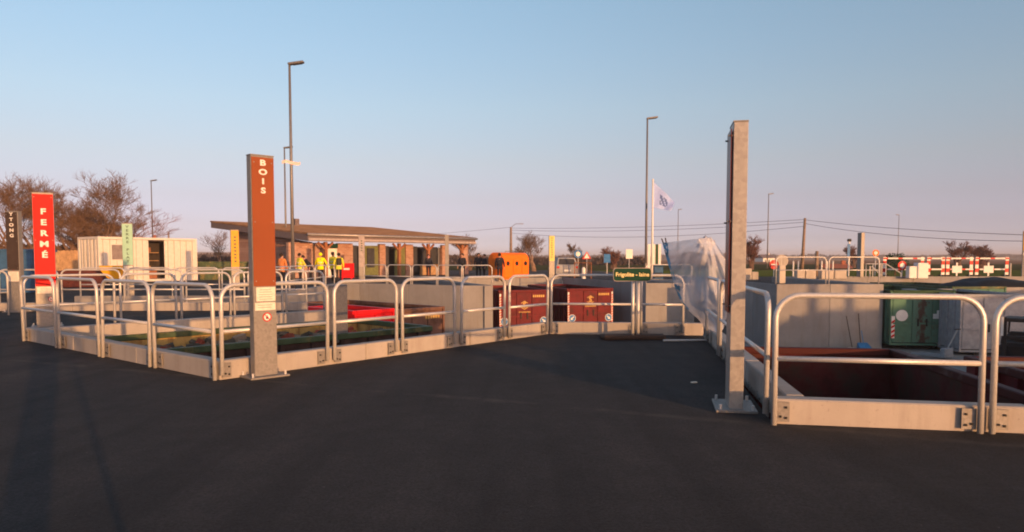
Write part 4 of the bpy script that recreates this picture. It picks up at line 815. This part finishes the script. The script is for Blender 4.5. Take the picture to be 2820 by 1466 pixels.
    if bag: MB().box(bz((0, .17, 1.25)), (.3, .16, .42), rz=0, bev=.05).build('strap_bag', 'black', t)
    return t
def PX(x, Y): return W(x, 740, Y).x
person('person in an orange jacket right behind the brown totem', PX(776, 35.5), 35.5, R(160), 'coat_orange', h=1.66)
person('person in a yellow jacket with dark hair right of the tall lamp post', PX(826, 41), 41, R(140), 'hi_vis', h=1.7, arms=((.2, .05), (.1, .03)))
person('person in a dark coat bending forward among the yellow jackets', PX(856, 42), 42, R(-70), 'coat_dark', h=1.72, bend=R(38), skin='skin_pink')
person('person in a bright yellow hooded jacket facing away', PX(883, 41.5), 41.5, R(180), 'hi_vis_bright', h=1.72, hood=True, arms=((.25, .08), (.25, .08)))
person('left person of the pair in yellow jackets before the white door', PX(917, 42.5), 42.5, R(150), 'hi_vis', h=1.78)
person('right person of the pair in yellow jackets with a black shoulder bag', PX(933, 41.8), 41.8, R(200), 'hi_vis', h=1.72, bag=True)
person('person in dark clothes at the right end of the brick building', PX(1273, 46), 46, R(-20), 'coat_dark', h=1.72)
person('left of the two people in dark coats beside the orange container', PX(1318, 48), 48, R(10), 'coat_dark', h=1.75)
person('right of the two people in dark coats beside the orange container', PX(1334, 47.5), 47.5, R(-60), 'coat_dark', h=1.68)
person('person in dark clothes standing before the orange container', PX(1376, 43.9), 43.9, R(170), 'coat_dark', h=1.72)
person('person in dark clothes by the counter of the brick building', PX(1180, 53.2), 53.2, R(20), 'coat_dark', h=1.7, skin='skin_pink')
# the camera operator and a companion stand behind the lens; their long shadows reach into the view
person('person operating the camera whose long shadow falls on the left asphalt', .20, -.72, R(180), 'coat_dark', h=1.80, arms=((.3, .02), (.3, .02)))
person('companion standing beside the camera operator', -.62, -1.15, R(185), 'coat_dark', h=1.76)
tr_ = thing('tripod', 'camera tripod whose thin leg shadows stripe the left asphalt', 'tripod', (.06, -.22, 0))
for fx, fy in ((-.30, .14), (.04, -.34), (.36, .12)): MB().tube([(fx, fy, 0), (fx * .1, fy * .1, 1.2)], [.02, .026], 8).build('leg', 'black', tr_)
MB().tube([(0, 0, 1.1), (0, 0, 1.33)], .03, 8).build('centre_column', 'black', tr_)
vc = thing('video_camera', 'small video camera on the tripod', 'camera', (.06, -.28, 1.33)); MB().box((0, 0, .08), (.12, .24, .14), bev=.02).build('body', 'black', vc)

# ------------------------------------------------------------------ trees
def tree(label, x, Y, H, spread, seed, m='twig', tm='bark', trunk=.25, fork=.22, levels=6, up=.35, name='bare_tree', z=0, twigs=3):
    rnd = random.Random(seed); t = thing(name, label, 'tree', (x, Y, z), 0, 'bare winter trees'); tb_, cr = MB(), MB()
    def grow(p, d, L, r, lv):
        nseg = 3; pts = [p]; rs = [r]; q = p.copy(); dd = d.copy()
        for i in range(nseg):
            dd = (dd + Vector((rnd.uniform(-1, 1), rnd.uniform(-1, 1), rnd.uniform(-.6, 1) * up)) * .20).normalized(); q = q + dd * (L / nseg); pts.append(q.copy()); rs.append(r * (1 - .42 * (i + 1) / nseg))
        (tb_ if lv < 2 else cr).tube(pts, rs, 6 if lv < 2 else 3, cap=False)
        if lv >= levels: return
        n = 4 if lv < 1 else (3 if lv < 3 else 2 + (rnd.random() < .7))
        if lv >= levels - 2: n = twigs
        for i in range(n):
            a = rnd.uniform(0, 2 * math.pi); s_ = Vector((math.cos(a), math.sin(a), 0)); tilt = rnd.uniform(.35, .95) * spread
            nd = (dd + s_ * tilt + Vector((0, 0, up * .5))).normalized(); k = rnd.randint(1, nseg) if i else nseg
            grow(pts[k], nd, L * (rnd.uniform(.62, .86) if lv < levels - 2 else rnd.uniform(.75, 1.05)), max(rs[k] * rnd.uniform(.5, .72), .008), lv + 1)
    grow(Vector((0, 0, -.2)), Vector((0, 0, 1)), H * fork, trunk, 0)
    mz = max(v_[2] for v_ in cr.v); s_ = H / mz; sw = s_
    for m_ in (tb_, cr): m_.v = [(a * sw, b_ * sw, c * s_ if c > 0 else c) for a, b_, c in m_.v]
    tb_.build('trunk', tm, t); cr.build('crown', m, t); return t
def tree_px(label, x, ytop, Y, spread, seed, **kw): a = W(x, ytop, Y); return tree(label, a.x, Y, a.z, spread, seed, **kw)
tree_px('tall bare tree at the left edge behind the dark totem', 25, 455, 66, 1.0, 3, levels=8, up=.25)
tree_px('bare bushy tree between the red totem and the tallest left tree', 180, 505, 72, 1.1, 5, levels=8, up=.2)
tree_px('tall spreading bare tree above the white cabin', 292, 462, 70, 1.05, 11, levels=8, up=.22)
tree_px('low bare tree right of the tall one above the white cabin', 365, 545, 76, 1.2, 18, levels=6, up=.1, m='twig_red')
tree_px('bare thicket behind the red totem', 85, 540, 74, 1.2, 14, levels=6, up=.15)
tree_px('bare thicket left of the white cabin', 205, 575, 74, 1.3, 15, levels=7, up=.12, fork=.16)
tree_px('bare bush right behind the white cabin roof', 330, 585, 73, 1.3, 16, levels=6, up=.12, fork=.14)
tree_px('small bare tree left of the amber totem', 606, 628, 88, 1.0, 21, levels=6, up=.3, tm='trunk_light', fork=.3)
tree_px('bare tree behind the right end of the brick building', 1292, 641, 84, 1.1, 23, levels=7, up=.35)
tree_px('round bare tree right of the orange container', 1471, 630, 78, 1.0, 25, levels=7, up=.22, tm='trunk_light', fork=.24)
tree_px('thin bare tree with upright twigs left of the green sign', 1588, 665, 96, .7, 27, levels=7, up=.6)
tree_px('low purplish bush like tree behind the green sign', 1690, 676, 96, 1.2, 29, levels=7, up=.3, m='twig_red', fork=.14)
tree_px('reddish bare tree right behind the tall steel totem', 2070, 644, 92, 1.05, 41, levels=7, twigs=4, up=.35, m='twig_red', fork=.18)
tree_px('dark rounded bare tree behind the pale steel totem', 2352, 672, 110, .9, 33, levels=8, twigs=2, up=.4, m='twig_red', fork=.15)
tree_px('broad reddish bare tree above the right barriers', 2640, 658, 95, 1.1, 35, levels=7, up=.4, m='twig_red', fork=.16)
tree_px('lower bare tree at the right above the barriers', 2712, 672, 97, 1.2, 36, levels=7, up=.3, m='twig_red', fork=.15)
# distant woods and hedges (nobody could count these)
def wood(x0, x1, Y, h, n, m, seed, sz):
    rnd = random.Random(seed); k = MB()
    for i in range(n):
        x = rnd.uniform(x0, x1); hh = h * (.45 + .55 * abs(noise.noise(Vector((x * .02, Y, 0)))) * 1.6); z = rnd.uniform(0, hh); y = Y + rnd.uniform(-6, 6); a = rnd.uniform(0, 6.28); s_ = sz * rnd.uniform(.5, 1.2)
        c, s2 = math.cos(a) * s_, math.sin(a) * s_; k.add([(x - c, y - s2, z), (x + c, y + s2, z + s_ * rnd.uniform(-.3, .3)), (x + rnd.uniform(-.5, .5) * s_, y, z + s_ * 1.5)], [(0, 1, 2)])
    tag(k.build('far_wood', m), kind='stuff')
wood(-420, -130, 330, 6, 5000, 'hedge_far', 1, .8); wood(-330, 1100, 900, 8, 12000, 'hedge_far', 2, 1.6); wood(-80, -52, 95, 3.6, 2500, 'twig', 4, .35); wood(-52, -22, 105, 2.2, 2500, 'hedge_far', 5, .35)
wood(-62, -42, 80, 5.2, 7000, 'twig', 8, .26); wood(-26, 30, 150, 2.4, 3000, 'hedge_far', 6, .4)

# ------------------------------------------------------------------ right background: barriers, blocks, signs
def barrier(label, x0, x1, Y, plate=False, yt=712, ym=742, yb_=768, z=TOPR):
    a, b_ = W(x0, 742, Y), W(x1, 742, Y); L = b_.x - a.x; t = thing('road_barrier', label, 'barrier', (a.x, Y, z), 0, 'red and white road barriers')
    for zz in [W(x0, q, Y).z - z for q in (yt, ym, yb_)]:
        x = 0.0; c = 0
        while x < L - .01:
            ln = min((.26, .62)[c % 2], L - x); MB().box((x + ln / 2, 0, zz), (ln - .004, .04, .085)).build('plank', 'white' if c % 2 else 'red', t); x += ln; c += 1
    hh = W(x0, yt, Y).z - z + .08
    for x in (.1, L - .1):
        for q in range(5): MB().box((x, .04, hh * (q + .5) / 5), (.19, .05, hh / 5 - .003)).build('post', 'red' if q % 2 else 'white', t)
        MB().box((x, .04, .035), (.14, .8, .07)).build('foot', 'rubber', t)
    if plate:
        zz = W(x0, ym, Y).z - z; MB().box((L * .38, -.05, zz), (.58, .02, .42)).build('sign_plate', 'white', t); MB().box((L * .38, -.03, zz), (.09, .02, .8)).build('sign_post', 'white', t)
    return t
barrier('red and white road barrier left of the white box', 2432, 2545, 43); barrier('short red and white barrier between the white box and the first plate', 2553, 2602, 43)
barrier('red and white barrier with a white plate nearer the middle', 2606, 2680, 43, True); barrier('red and white barrier with the rightmost white plate', 2686, 2778, 43, True)
o = MB().box((0, 0, .45), (.62, .5, .9), bev=.04).box((-.55, 0, .35), (.45, .4, .7), bev=.03).build('white_box', 'white'); a = W(2535, 770, 41.5); o.location = (a.x, 41.5, TOPR - .1); tag(o, 'white cabinet standing before the road barriers', 'cabinet')
for i, (x0, x1) in enumerate(((2190, 2212), (2214, 2242), (2257, 2291), (2293, 2326))):
    Y_ = 40.5; a, b_ = W(x0, 770, Y_), W(x1, 770, Y_); o = MB().box((0, 0, .25), (b_.x - a.x, .5, .5), bev=.03).build('concrete_block', 'cream_concrete'); o.location = ((a.x + b_.x) / 2, Y_, TOPR - .1); tag(o, 'cream concrete block, %s from the left of the row above the shadowed wall' % ORD[i], 'block', 'cream concrete blocks')
for i, x in enumerate((2184, 2198, 2262, 2277, 2293)):
    a = W(x, 760, 45); o = MB().tube([(0, 0, 0), (0, 0, .95)], .05, 8).tube([(0, 0, .95), (0, 0, 1.0)], [.05, .02], 8).build('bollard', 'white'); o.location = (a.x, 45, TOPR - .1); tag(o, 'slim white bollard behind the cream blocks, %s from the left' % ORD[i], 'bollard', 'white bollards')
def round_sign(label, x, y, Y, r, face, back=None, shape='round', ytop=None, extra=None, z=0.0):
    a = W(x, y, Y); t = thing('road_sign', label, 'road sign', (a.x, Y, z), R(random.uniform(-10, 10))); zc = a.z - z
    MB().tube([(0, .03, 0), (0, .03, zc + r)], .035, 8).build('post', 'galvanized', t)
    if shape == 'round': MB().disc((0, 0, zc), r, .012).build('plate', face, t)
    elif shape == 'tri': MB().prism([(-r, zc - r * .7), (r, zc - r * .7), (0, zc + r)], 0, .012).build('plate', face, t); MB().prism([(-r * .6, zc - r * .5), (r * .6, zc - r * .5), (0, zc + r * .6)], -.005, -.001).build('plate_face', 'white', t)
    else: MB().box((0, 0, zc), (r * 1.5, .012, r * 2)).build('plate', face, t)
    if extra == 'bar': MB().box((0, -.005, zc), (r * 1.3, .006, r * .3)).build('bar', 'white', t)
    if extra == 'ring': MB().disc((0, -.006, zc), r * .55, .006).build('plate_face', 'white', t)
    return t
round_sign('red no entry sign behind the railings right of the tall totem', 2132, 729, 50, .33, 'red', extra='bar'); round_sign('pale round sign back next to the red no entry sign', 2153, 719, 52, .45, 'cream_concrete')
round_sign('blue and white road sign left of the small green sign', 1592, 700, 60, .35, 'blue_sign', extra='ring'); round_sign('tall narrow blue road sign right of the mesh gate', 1672, 712, 58, .35, 'blue_sign', shape='rect')
round_sign('triangular red and white road sign behind the mesh gate', 1616, 705, 62, .4, 'red', shape='tri'); round_sign('narrow white post sign behind the small green sign', 1733, 700, 62, .4, 'white', shape='rect')
round_sign('orange and white warning lamp sign above the steps railing', 2412, 697, 44, .2, 'orange_plastic', extra='ring', z=TOPR); round_sign('red and white round sign leaning on the left barrier', 2485, 732, 42, .28, 'red', extra='ring', z=TOPR)
a = W(2339, 662, 43); t = thing('sign_post', 'white post with a blue plate and dark lamp top', 'sign post', (a.x, 43, TOPR)); zc = a.z - TOPR
MB().tube([(0, 0, 0), (0, 0, zc)], .05, 8).build('post', 'white', t); MB().box((0, 0, zc), (.2, .2, .16), bev=.03).build('lamp_top', 'black', t); MB().box((-.05, -.06, zc - .62), (.16, .02, .8)).build('plate', 'blue_sign', t)
for i, (x0, x1, yt_) in enumerate(((2048, 2066, 740), (2067, 2084, 749))):
    Y_ = 46.5; a, b_ = W(x0, 772, Y_), W(x1, 772, Y_); hh = W(x0, yt_, Y_).z; o = MB().box((0, 0, hh / 2), (b_.x - a.x, .6, hh), bev=.02).build('concrete_block', 'cream_concrete'); o.location = ((a.x + b_.x) / 2, Y_, 0); tag(o, ('taller' if i == 0 else 'lower') + ' of the two pale blocks just right of the tall steel totem', 'block', 'pale blocks behind the tall totem')
a, b_ = W(2143, 775, 36), W(2160, 775, 36); o = MB().box((0, 0, .45), (b_.x - a.x, .3, .9), bev=.02).build('concrete_pillar', 'cream_concrete'); o.location = ((a.x + b_.x) / 2, 36, TOPR - .2); tag(o, 'short pale pillar below the round sign back', 'pillar')
# grey car seen from behind
a = W(1550, 770, 53); t = thing('parked_car', 'grey car seen from behind right of the lime totem', 'car', (a.x, 53, 0), R(6))
k = MB(); secs = [(-1.9, .55, .45, .80), (-1.85, .83, .30, .95), (-.6, .86, .25, .98), (1.0, .86, .25, .95), (1.9, .80, .30, .80), (2.0, .6, .42, .68)]
for y, hw, z0_, z1_ in secs: k.v += [(-hw, y, z0_), (hw, y, z0_), (hw, y, z1_ - .1), (hw - .1, y, z1_), (-hw + .1, y, z1_), (-hw, y, z1_ - .1)]
for i in range(5):
    for q in range(6): k.f.append((i * 6 + q, i * 6 + (q + 1) % 6, i * 6 + 6 + (q + 1) % 6, i * 6 + 6 + q)); k.mi.append(0)
k.f += [(5, 4, 3, 2, 1, 0), (30, 31, 32, 33, 34, 35)]; k.mi += [0, 0]; k.build('body', 'container_grey', t, False)
k = MB(); k.add([(-.76, -1.75, .9), (.76, -1.75, .9), (.78, .8, .9), (-.78, .8, .9), (-.6, -1.45, 1.45), (.6, -1.45, 1.45), (.6, .1, 1.48), (-.6, .1, 1.48)], [(4, 5, 6, 7), (0, 1, 5, 4), (1, 2, 6, 5), (2, 3, 7, 6), (3, 0, 4, 7)]); k.build('roof', 'container_grey', t)
k = MB(); k.add([(-.62, -1.735, .98), (.62, -1.735, .98), (.53, -1.52, 1.38), (-.53, -1.52, 1.38)], [(0, 1, 2, 3)]); k.build('rear_window', 'glass_dark', t)
for x in (-.68, .68): MB().box((x, -1.89, .78), (.18, .06, .16), bev=.02).build('tail_light', 'red', t)
MB().box((0, -1.9, .55), (.5, .03, .12)).build('number_plate', 'white', t)
for x in (-.76, .76):
    for y in (-1.25, 1.3): MB().tube([(x - .09, y, .31), (x + .09, y, .31)], .31, 14).build('wheel', 'rubber', t)
o = MB().box((0, 0, .008), (.07, .035, .012), rz=.4).build('paper_scrap', 'paper'); o.location = G(1911, 1055); tag(o, 'small white scrap lying on the asphalt left of the tall totem', 'scrap')
# mesh gate and info board
a, b_ = W(1582, 770, 50), W(1628, 770, 50); t = thing('mesh_gate', 'small reddish barred gate left of the green sign', 'gate', (a.x, 50, 0)); L = b_.x - a.x; hh = W(1582, 724, 50).z
MB().tube([(0, 0, 0), (0, 0, hh), (L, 0, hh), (L, 0, 0)], .04, 6).build('frame', 'orange_timber', t)
for i in range(1, 10): MB().tube([(L * i / 10, 0, .15), (L * i / 10, 0, hh)], .016, 5).build('bar', 'rust_inside', t)
a = W(1607, 770, 46); o = MB().tube([(0, 0, 0), (0, 0, .75), (0, 0, .85)], [.13, .13, .06], 10).build('bollard', 'white'); o.location = (a.x, 46, 0); tag(o, 'thick white bollard in front of the reddish barred gate', 'bollard')
a = W(1783, 735, 50); t = thing('info_board', 'notice board with white posts and a dark panel beside the flagpole', 'notice board', (a.x, 50, 0)); zt_, zb_ = W(1783, 673, 50).z, W(1783, 733, 50).z
for i, (x, wd, m) in enumerate(((.1, .2, 'white'), (.46, .16, 'white'), (.63, .2, 'green_dark'), (.84, .18, 'white'))): MB().box((x, 0, (zt_ + (zb_ if m != 'white' else 0)) / 2), (wd, .06, zt_ - (zb_ if m != 'white' else 0))).build('panel' if m != 'white' else 'post', m, t)
o = MB().box((0, 0, .5), (.62, .5, .9), bev=.06).box((0, -.2, .98), (.68, .62, .1), bev=.03).box((0, -.26, .35), (.5, .02, .3), m=1).build('wheelie_bin', ['blue_paint', 'black']); a = W(1811, 760, 46); o.location = (a.x, 46, 0); tag(o, 'dark blue wheelie bin below the notice board', 'bin')
a = W(2465, 745, 60); t = thing('evergreen_bush', 'dark green bush behind the left road barrier', 'bush', (a.x, 60, 0)); rnd = random.Random(5); k = MB(); tp_ = W(2465, 698, 60).z
for i in range(1500):
    u_, th_, ph_ = rnd.random() ** .4, rnd.uniform(0, 6.28), rnd.uniform(-.5, 1.5); x, y, z = 1.05 * u_ * math.cos(th_) * math.cos(ph_ * .9), .9 * u_ * math.sin(th_), .7 + (tp_ - .7) * u_ * math.sin(ph_); q = .10
    k.add([(x + rnd.uniform(-q, q), y + rnd.uniform(-q, q), z + rnd.uniform(-q, q)) for _ in range(3)], [(0, 1, 2)])
k.build('foliage', 'green_dark', t); MB().tube([(0, 0, 0), (0, 0, .8)], .06, 6).build('stem', 'bark', t)
for i, (x, y0, h0) in enumerate(((2783, 727, 1), (2396, 735, 1), (2428, 728, 1))):
    Y_ = 42.6; a = W(x, y0, Y_); o = MB().tube([(0, 0, 0), (0, 0, a.z - TOPR + .2)], .05, 8).tube([(0, 0, a.z - TOPR + .2), (0, 0, a.z - TOPR + .24)], [.06, .03], 8).build('steel_post', 'cream_concrete'); o.location = (a.x, Y_, TOPR - .2); tag(o, ('pale post right of the rightmost barrier', 'short pale post at the foot of the stair handrail', 'taller pale post beside the stair handrail')[i], 'post', 'pale posts at the barriers')
# steps railing
a, b_, c = W(2385, 727, 41), W(2440, 727, 41), W(2481, 753, 41); t = thing('stair_railing', 'sloping stair handrail left of the road barriers', 'railing', (a.x, 41, TOPR)); z1, z2 = a.z - TOPR, c.z - TOPR; x1, x2 = b_.x - a.x, c.x - a.x
MB().tube([(0, 0, 0), (0, 0, z1), (x1, 0, z1), (x2, 0, z2), (x2, 0, 0)], .03, 6).build('handrail', 'galvanized', t)
for x in (x1 * .35, x1 * .7, x1): MB().tube([(x, 0, 0), (x, 0, z1)], .025, 6).build('baluster', 'galvanized', t)
MB().tube([(x1 * .3, 0, z1 * .8), (x1 * .75, 0, .1)], .03, 6).build('brace', 'galvanized', t)

# ------------------------------------------------------------------ lower yard things on the right
bp = G(2360, 955, LOW); by = 28.9
t = thing('broom', 'broom leaning against the broad shadowed wall', 'broom', (W(2347, 950, by).x, by, LOW)); MB().tube([(0, 0, .1), (-.04, .5, 1.35)], .016, 6).build('handle', 'rubber', t); MB().box((0, 0, .06), (.32, .08, .12)).build('head', 'cream_concrete', t)
t = thing('shovel', 'thin shovel leaning right of the broom', 'shovel', (W(2370, 950, by).x, by, LOW)); MB().tube([(0, 0, .2), (.12, .5, 1.45)], .016, 6).build('handle', 'rubber', t); MB().box((0, 0, .12), (.24, .03, .26)).build('blade', 'pole_steel', t)
t = thing('dustpan', 'blue dustpan bin on the yard floor by the broad wall', 'dustpan', (W(2373, 950, by - .3).x + .12, by - .3, LOW)); k = MB(); k.add([(-.28, -.15, 0), (.28, -.15, 0), (.22, .2, 0), (-.22, .2, 0), (-.24, -.15, .12), (.24, -.15, .12), (.2, .2, .32), (-.2, .2, .32)], [(0, 3, 2, 1), (4, 5, 6, 7), (0, 1, 5, 4), (1, 2, 6, 5), (2, 3, 7, 6), (3, 0, 4, 7)]); k.build('pan', 'broom_blue', t); MB().tube([(0, .1, .3), (0, .3, .8)], .014, 6).build('handle', 'broom_blue', t)
a = W(2590, 945, 26.5); t = thing('pallet_truck', 'grey hand pallet truck in front of the green container', 'pallet truck', (a.x, 26.3, LOW), R(25))
for x in (-.2, .2): MB().box((x, .5, .12), (.16, 1.15, .06)).build('fork', 'container_grey', t)
MB().box((0, -.12, .25), (.5, .2, .36), bev=.03).build('body', 'container_grey', t); MB().tube([(0, -.15, .4), (0, -.5, 1.15)], .025, 6).build('handle', 'galvanized', t); MB().tube([(-.17, -.5, 1.15), (.17, -.5, 1.15)], .02, 6).build('grip', 'black', t)
a = W(2790, 950, 22.5); t = thing('forklift', 'black forklift parked in the shade at the right edge', 'forklift', (a.x + .8, 23.3, LOW), R(-42))
for x in (-.32, .32): MB().box((x, -.9, .92), (.1, .12, 1.84)).build('mast', 'black', t)
for z in (.35, 1.2, 1.75): MB().box((0, -.9, z), (.74, .09, .1)).build('crossbar', 'black', t)
MB().box((0, .25, .62), (1.05, 1.7, .75), bev=.12).build('body', 'dark_sheet', t); MB().box((0, .85, 1.05), (1.0, .5, .4), bev=.12).build('counterweight', 'black', t)
for x in (-.45, .45):
    MB().tube([(x, -.5, .95), (x * .9, -.2, 1.72)], .035, 6).build('cab_post', 'black', t); MB().tube([(x, .9, 1.2), (x * .9, .75, 1.72)], .035, 6).build('cab_post', 'black', t)
    for y in (-.55, .8): MB().tube([(x - .1, y, .28), (x + .1, y, .28)], .28, 16).build('wheel', 'soot', t)
    MB().box((x * .6, -1.45, .1), (.11, 1.05, .04)).build('fork', 'pole_steel', t)
MB().box((0, .27, 1.75), (.95, 1.1, .06)).build('cab_roof', 'black', t); MB().box((0, .3, 1.1), (.45, .45, .12), bev=.04).build('seat', 'soot', t)
MB().box((-.38, -.98, 1.55), (.06, .03, .6)).build('reflector', 'white', t)
k = MB(); nx_, ny_ = 24, 12
for i in range(nx_ + 1):
    for j in range(ny_ + 1):
        x, y = i / nx_, j / ny_; e = max(0, math.sin(math.pi * x) * math.sin(math.pi * y)) ** .5; k.v.append((x * 3.4 + .2, y * 3, .42 * e + .14 * noise.noise(Vector((x * 5, y * 4, 2))) * e))
for i in range(nx_):
    for j in range(ny_): a_ = i * (ny_ + 1) + j; k.f.append((a_, a_ + ny_ + 1, a_ + ny_ + 2, a_ + 1)); k.mi.append(0)
a = W(2755, 800, 31.5); o = k.build('black_tarpaulin', 'dark_sheet', None, True); o.location = (a.x - .6, 32.6, .10); tag(o, 'black tarpaulin heaped over the right green container', 'tarpaulin')

# ------------------------------------------------------------------ evening haze
hm = bpy.data.materials.new('haze_air'); hm.use_nodes = True; ht = hm.node_tree; ht.nodes.clear()
ho = ht.nodes.new('ShaderNodeOutputMaterial'); hv = ht.nodes.new('ShaderNodeVolumePrincipled'); hv.inputs['Color'].default_value = (0.80, 0.76, 0.78, 1); hv.inputs['Density'].default_value = 0.0006; hv.inputs['Anisotropy'].default_value = 0.0
ht.links.new(hv.outputs[0], ho.inputs['Volume']); MATS['haze_air'] = hm
hz = MB().box((0, 0, (LOW - 1.2 + 13.2) / 2), (3100, 3100, 13.2 - LOW + 1.2)).build('haze', 'haze_air'); tag(hz, kind='stuff')

# ------------------------------------------------------------------ loose grit on the asphalt
k = MB(); rnd = random.Random(99)
def stone(x, y, r):
    a = rnd.uniform(0, 6.28); p = [(x + r * math.cos(a + q * 2.09) * rnd.uniform(.7, 1.2), y + r * math.sin(a + q * 2.09) * rnd.uniform(.7, 1.2), -.001) for q in range(3)] + [(x, y, r * rnd.uniform(.5, .9))]
    k.add(p, [(0, 1, 3), (1, 2, 3), (2, 0, 3)], rnd.choice((0, 0, 1)))
for p_, q_, sd in ((B, A, -1), (B, E, -1), (P1, PR, -1), (E, E2, -1), (P1, P2, 1)):
    d_ = (q_ - p_).normalized(); nv = Vector((d_.y, -d_.x)) * -sd * (1 if (p_, q_) != (B, A) else 1)
    ln_ = min((q_ - p_).length, 9)
    for i in range(260):
        t_ = rnd.uniform(0, ln_); of = abs(rnd.gauss(0, .06)) + .01
        for sg in (1,):
            c_ = p_ + d_ * t_ + Vector((d_.y, -d_.x)) * of * sd * (-1 if (p_ == B and q_ == E) else 1) * (1 if p_ != B or q_ != A else -1)
            stone(c_.x, c_.y, rnd.uniform(.004, .012))
tag(k.build('gravel', ['rubble_dark', 'rubble']), kind='stuff')
